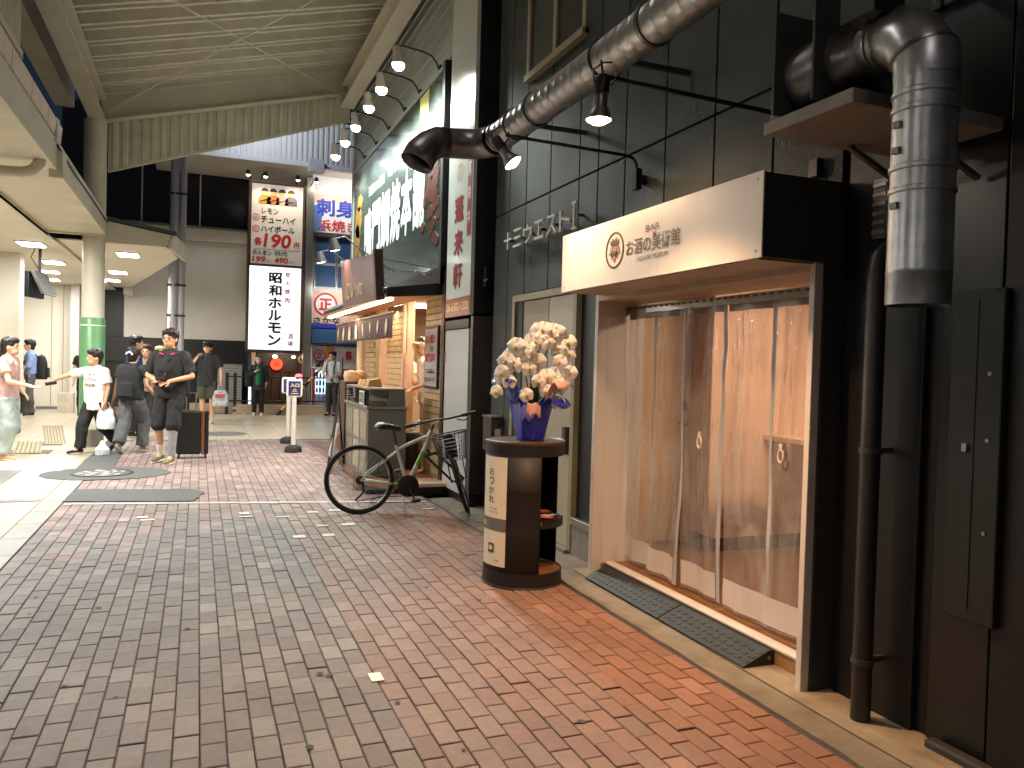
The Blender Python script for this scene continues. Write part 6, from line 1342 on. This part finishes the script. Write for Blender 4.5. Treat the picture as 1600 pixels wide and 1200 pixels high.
def bag_pack(label, loc, face, w, h, d, m, name='backpack', tilt=0., group=None, straps=True):
    t = thing(name, label, 'backpack', loc, group); INV[t.name] = Matrix(); t.rotation_euler = (R(tilt), 0, R(face)-math.pi/2)
    g = MB(); loft(g, [((0, 0, -h*.5), w*.42, d*.42, (1, 0, 0)), ((0, 0, -h*.44), w*.5, d*.5, (1, 0, 0)), ((0, 0, h*.2), w*.5, d*.48, (1, 0, 0)), ((0, .02*h, h*.42), w*.42, d*.36, (1, 0, 0)), ((0, .03*h, h*.5), w*.25, d*.2, (1, 0, 0))])
    remesh(g, .014, 'pack_body', m, t, fold=.006, fs=14)
    g = MB(); loft(g, [((0, -d*.5, -h*.42), w*.36, d*.2, (1, 0, 0)), ((0, -d*.5, -h*.02), w*.34, d*.18, (1, 0, 0)), ((0, -d*.46, .0), w*.3, d*.1, (1, 0, 0))]); remesh(g, .014, 'front_pocket', m, t, fold=.004, fs=18)
    put('top_handle', MB().tube([(-.04, .02*h, h*.48), (-.03, .02*h, h*.55), (.03, .02*h, h*.55), (.04, .02*h, h*.48)], .008, 6), m, t, smooth=True)
    if straps:
        for q in (-1, 1): put('strap', MB().tube([(q*w*.26, d*.3, h*.42), (q*w*.28, d*.55, h*.52), (q*w*.3, d*1.0, h*.46), (q*w*.32, d*1.55, h*.2), (q*w*.36, d*1.3, -h*.15), (q*w*.36, d*.45, -h*.3)], .016, 6), m, t, smooth=True)
    return t
c_blk = CL('black', (30, 30, 33)); c_blk2 = CL('charcoal', (44, 45, 48)); c_wht = CL('white', (226, 220, 208)); c_pnk = CL('dusty_pink', (184, 146, 140)); c_lbl = CL('pale_denim', (160, 172, 170)); c_grey = CL('grey', (86, 88, 90)); c_olv = CL('olive', (76, 76, 62)); c_sky = CL('sky_shirt', (134, 152, 200)); c_blu = CL('blue_shirt', (38, 62, 120)); c_grn = CL('green_top', (40, 120, 84)); c_crm = CL('cream_uniform', (228, 212, 192)); c_nvy = CL('navy_shoe', (34, 36, 52)); c_khk = CL('khaki_shoe', (120, 112, 82)); c_brn = CL('brown_bag', (128, 104, 74)); c_slate = CL('slate_trousers', (84, 88, 98)); c_wsh = CL('white_shoe', (216, 212, 206)); c_dkp = CL('dark_slacks', (58, 60, 58))
# 1 woman handing something over
w1, s1, J1 = person('woman in dusty pink T-shirt and pale wide trousers reaching out a hand', (-2.42, 12.65, 0), -12, 1.64, c_pnk, c_lbl, CL('tan_sandal', (206, 166, 140)), dict(elR=(.26, .12, 1.12), wrR=(.20, .38, 1.06), elL=(-.23, -.06, 1.13), wrL=(-.2, .12, .95), kneeR=(.10, .06, .49), ankL=(-.10, -.14, .085), toeL=(-.10, .02, .03)), hair_style='bun', leg_w=1.45, hem=.86, sleeve=.6)
pd_ = put('phone_case', MB().obox((-1.90, 12.62, 1.06), ((1, .1, .2), (-.1, 1, 0), (-.2, 0, 1)), (.07, .05, .025)), m_black, bevel=.01); tag(pd_, 'black pouch passing between the woman and the boy', 'pouch')
sbg = thing('shoulder_bag', 'olive shoulder bag hanging behind the woman in pink', 'bag', (-2.3, 12.85, .85)); 
remesh(loft(MB(), [((-2.28, 12.9, .62), .13, .06, (1, 0, 0)), ((-2.28, 12.9, .78), .14, .07, (1, 0, 0)), ((-2.28, 12.9, .92), .1, .04, (1, 0, 0))]), .014, 'bag_body', c_olv, sbg, fold=.008, fs=14)
put('strap', MB().tube([(-2.34, 12.88, .9), (-2.36, 12.80, 1.2), (-2.40, 12.70, 1.43), (-2.45, 12.62, 1.42), (-2.5, 12.55, 1.2)], .014, 6), c_brn, sbg, smooth=True)
# 2 boy
b2, s2, J2 = person('boy in white printed T-shirt and black trousers striding with one arm stretched out', (-1.42, 13.30, 0), -128, 1.50, c_wht, c_blk, c_nvy, dict(elR=(.46, .16, 1.30), wrR=(.72, .22, 1.20), elL=(-.25, -.02, 1.12), wrL=(-.25, .05, .86), kneeR=(.10, .16, .50), ankR=(.12, .20, .09), toeR=(.16, .36, .035), kneeL=(-.10, -.06, .48), ankL=(-.10, -.36, .20), toeL=(-.10, -.24, .05)), hair_style='short', leg_w=1.35, hem=.74, wide=1.12, sleeve=.75, skin=m_skin2, turn=-20, headk=1.16)
for k, (ln, zz) in enumerate((('STAY', 1.16), ('WITH', 1.08), ('FREE', 1.0))):
    me = glyphs(ln, .005); xs = [v.co.x for v in me.vertices]; ys = [v.co.y for v in me.vertices]
    for v in me.vertices: 
        a = (v.co.x-min(xs))/(max(xs)-min(xs))-.5; c = (v.co.y-min(ys))/(max(ys)-min(ys)); v.co = ((-a)*.2-.01, .142-.1*a*a+.0, zz*1.0+c*.045-.0)
    me.update(); me.materials.clear(); put('shirt_print', me, m_black, b2)
pl1 = thing('plastic_bag', 'white plastic bag standing on the ground by the boys foot', 'bag', (-1.28, 12.95, 0))
remesh(loft(MB(), [((-1.28, 12.95, .01), .09, .07, (1, 0, 0)), ((-1.28, 12.95, .1), .1, .08, (1, 0, 0)), ((-1.28, 12.95, .17), .04, .03, (1, 0, 0)), ((-1.28, 12.95, .22), .03, .012, (1, 0, 0))]), .011, 'bag_body', mat('plastic_white', sr(226, 228, 232), .3, var=.05), pl1, fold=.012, fs=26)
# 3 woman with backpack seen from behind
w3, s3, J3 = person('person in black top and wide grey trousers walking away with a black backpack', (-.92, 13.25, 0), 70, 1.56, c_blk2, c_grey, CL('grey_shoe', (140, 132, 128)), dict(kneeR=(.10, .22, .52), ankR=(.10, .18, .10), toeR=(.11, .33, .035), kneeL=(-.09, -.08, .49), ankL=(-.09, -.28, .17), toeL=(-.09, -.17, .04), wrL=(-.30, -.02, .86), wrR=(.26, .2, .98)), hair_style='short', cap_mat=CL('black_cap', (26, 26, 28)), leg_w=1.5, hem=.88, wide=1.05)
put('cap_emblem', MB().tube([(.045*math.cos(a*.3), -.125-.0*a, 1.485+.04*math.sin(a*.3)) for a in range(11)], .012, 6), m_wsg, w3, smooth=True)
bag_pack('large black backpack on the person walking away', (-.92-.16*math.cos(R(70)), 13.25-.16*math.sin(R(70)), 1.08), 70, .33, .52, .17, CL('pack_black', (32, 34, 38)))
for nm, lb, q, mm in (('plastic_bag', 'white plastic carrier bag in the hand of the person walking away', (-1.26, 13.16, .52), mat('plastic_white', sr(226, 228, 232), .3)), ('paper_bag', 'brown paper bag hanging beside the white carrier bag', (-1.10, 13.24, .52), c_brn)):
    t = thing(nm, lb, 'bag', q); x, y, z = q
    remesh(loft(MB(), [((x, y, z-.15), .12, .06, (1, -.2, 0)), ((x, y, z+.0), .13, .065, (1, -.2, 0)), ((x, y, z+.15), .10, .03, (1, -.2, 0))]), .013, 'bag_body', mm, t, fold=.012, fs=17)
    put('handle', MB().tube([(x-.07, y, z+.13), (x-.03, y, z+.24), (x+.03, y, z+.25), (x+.07, y, z+.13)], .008, 6), mm, t, smooth=True)
# 4 man in black in front
m4, s4, J4 = person('man in black sports shirt and black shorts looking at a phone in both hands', (-.36, 12.06, 0), -112, 1.82, c_blk, c_blk, c_khk, dict(elR=(.28, .02, 1.13), wrR=(.08, .23, 1.07), elL=(-.29, .02, 1.13), wrL=(-.09, .24, 1.06), kneeR=(.10, .10, .50), ankR=(.11, -.02, .10), toeR=(.13, .12, .035), kneeL=(-.10, .12, .49), ankL=(-.10, .16, .085), toeL=(-.10, .31, .03)), hair_style='short', sleeve=.85, leg_end=1.12, leg_w=1.25, hem=.84, build=1.1, wide=1.08, sock=None, skin=m_skin2)
put('grey_legging', cap(MB(), J4['ankL']+Vector((0, 0, .03)), .05, J4['ankL'].lerp(J4['kneeL'], .85), .066), CL('legging_grey', (140, 142, 144)), m4, smooth=True)
put('white_sock', cap(MB(), J4['ankR'], .046, J4['ankR'].lerp(J4['kneeR'], .3), .05), c_wsh, m4, smooth=True)
for x, z, a in ((.075, 1.515, .3), (-.075, 1.515, -.3)): put('pink_mark', MB().obox((x, .118, z), ((1, 0, a), (0, 1, 0), (-a, 0, 1)), (.03, .004, .009)), mat('neon_pink', sr(236, 60, 110), .5), m4)
put('zip_mark', MB().box(-.004, .004, .150, .158, 1.22, 1.34), MATS['neon_pink'], m4)
pc = put('phone', MB().obox((-.36+.0, 12.06, 0), ((1, 0, 0), (0, 1, 0), (0, 0, 1)), (.01, .01, .01)), m_black); bpy.data.objects.remove(pc)
ph = put('phone', MB().obox((-.36-.34*.37+.02, 12.06-.34*.93, 1.16), ((.93, -.37, 0), (-.3, -.7, .6), (.2, .6, .75)), (.075, .04, .005)), m_black, bevel=.004); tag(ph, 'black phone in the hands of the man in black', 'phone')
bag_pack('black backpack worn by the man looking at his phone', (-.36+.17*.37+.03, 12.06+.19*.93, 1.16), -112, .34, .5, .17, c_blk)
sc = thing('suitcase', 'black suitcase with copper edge standing behind the man in black', 'suitcase', (-.12, 12.5, 0))
put('shell', MB().box(-.28, .06, 12.42, 12.62, .06, .70), mat('case_black', sr(30, 30, 31), .35), sc, bevel=.03)
put('shell_edge', MB().box(.062, .10, 12.415, 12.625, .055, .705), mat('copper_edge', sr(150, 84, 62), .35, .3), sc, bevel=.012); put('shell_back', MB().box(.102, .16, 12.42, 12.62, .06, .70), MATS['case_black'], sc, bevel=.02)
for x in (-.24, .12):
    for y in (12.45, 12.59): put('castor', MB().tube([(x-.015, y, .03), (x+.015, y, .03)], .028, 10), m_rubber, sc)
put('pull_handle', MB().tube([(-.15, 12.6, .7), (-.15, 12.6, .95), (-.02, 12.6, .95), (-.02, 12.6, .7)], .01, 6), m_alu, sc)
# 5-7 people half hidden behind
person('man in blue polo shirt mostly hidden behind the group, turned away', (-1.08, 15.9, 0), 10, 1.80, c_blu, c_blk2, c_blk, dict(), turn=0)
person('brown haired woman hidden behind the cap wearer', (-.95, 17.2, 0), -100, 1.66, CL('tan_top', (150, 120, 100)), c_blk2, c_wsh, dict(), hair=m_hair_b, hair_style='long')
person('blond person seen between the walker and the man in black', (-.72, 17.6, 0), -100, 1.64, CL('beige_top', (206, 186, 160)), c_olv, c_wsh, dict(), hair=m_hair_y, hair_style='long')
# 8 man in black T-shirt with clear bag
m8, s8, J8 = person('man in black T-shirt, olive shorts and cap with one hand at his neck', (.20, 18.95, 0), -108, 1.80, c_blk2, c_olv, c_wsh, dict(elR=(.34, .06, 1.18), wrR=(.17, .13, 1.40), elL=(-.27, .0, 1.14), wrL=(-.29, .05, .90)), cap_mat=CL('dark_cap', (40, 34, 32)), leg_end=.9, leg_w=1.25, hem=.80, wide=1.1, sleeve=.8, sock=None)
cbg = thing('clear_bag', 'clear plastic shopping bag held by the man in black T-shirt', 'bag', (.48, 18.75, .62))
remesh(loft(MB(), [((.47, 18.75, .40), .17, .09, (1, -.2, 0)), ((.47, 18.75, .6), .18, .10, (1, -.2, 0)), ((.47, 18.75, .76), .13, .05, (1, -.2, 0))]), .016, 'bag_body', mat('clear_film', sr(190, 192, 198), .25, var=.4, vs=9), cbg, fold=.016, fs=14)
put('handle', MB().tube([(.40, 18.75, .74), (.43, 18.75, .90), (.48, 18.75, .92), (.52, 18.75, .74)], .009, 6), MATS['clear_film'], cbg, smooth=True)
put('bag_print', MB().box(.36, .56, 18.635, 18.64, .60, .68), mat('print_red', sr(190, 80, 90), .5), cbg)
# 9 woman by the railing
m9, s9, J9 = person('woman in dark jacket, green top and pale cap holding a phone by the railing', (1.46, 21.6, 0), -95, 1.54, c_blk2, c_blk, c_wsh, dict(elR=(.25, .05, 1.14), wrR=(.06, .2, 1.28), elL=(-.24, -.02, 1.12), wrL=(-.22, .08, .92)), cap_mat=CL('pale_cap', (190, 192, 190)), hair_style='long', sleeve=1.8, hem=.74)
remesh(loft(MB(), [((0, .075, .8), .075, .075, (1, 0, 0)), ((0, .085, 1.1), .08, .075, (1, 0, 0)), ((0, .06, 1.3), .06, .06, (1, 0, 0))]), .014, 'green_top', c_grn, m9)
bag_pack('dark tote bag at the side of the woman by the railing', (1.22, 21.58, .95), -95, .2, .4, .14, c_blk, name='tote_bag', straps=False)
# 10 man in white shirt
m10, s10, J10 = person('man in white shirt and dark trousers reading in front of the vending machine', (3.34, 21.5, 0), -125, 1.70, CL('office_white', (214, 216, 222)), c_dkp, c_blk, dict(elR=(.25, .03, 1.13), wrR=(.08, .22, 1.06), elL=(-.25, .03, 1.13), wrL=(-.10, .22, 1.06)), sleeve=.8, hem=.9)
for q in (-1, 1): put('shoulder_strap', MB().tube([(q*.10, .13, 1.1), (q*.11, .14, 1.3), (q*.11, .06, 1.45), (q*.11, -.06, 1.44), (q*.11, -.14, 1.2)], .016, 6), c_blk, m10, smooth=True)
# 11 cook, 12 customer inside
person('cook in cream uniform and cap bending over work in the stall', (2.92, 10.45, .14), 178, 1.66, c_crm, c_crm, c_blk, dict(elR=(.25, .04, 1.12), wrR=(.12, .26, 1.02), elL=(-.25, .04, 1.12), wrL=(-.12, .26, 1.02)), cap_mat=CL('cook_cap', (226, 200, 168)), lean=(0, .05), skin=m_skin2, sleeve=.8)
person('dark haired person in white shirt inside the stall window', (3.0, 12.3, .14), 60, 1.58, CL('shop_white', (222, 220, 216)), c_blk, c_blk, dict(), hair_style='long')
# 13 commuter, 14 sliver behind the column
person('commuter in light blue shirt and grey trousers standing by the station wall', (-3.62, 21.28, 0), 190, 1.74, c_sky, c_slate, c_blk, dict(elR=(.25, .04, 1.13), wrR=(.14, .26, 1.08), elL=(-.25, .04, 1.13), wrL=(-.14, .26, 1.08)), sleeve=1.2, hem=.95)
bag_pack('bulky black backpack on the commuter in light blue shirt', (-3.6+.2, 21.28+.03, 1.14), 190, .34, .56, .24, c_blk)
person('person in black almost hidden behind the green column', (-2.33, 20.0, 0), -90, 1.68, c_blk, c_blk, c_blk, dict())
bpy.data.scenes.remove(TMP)
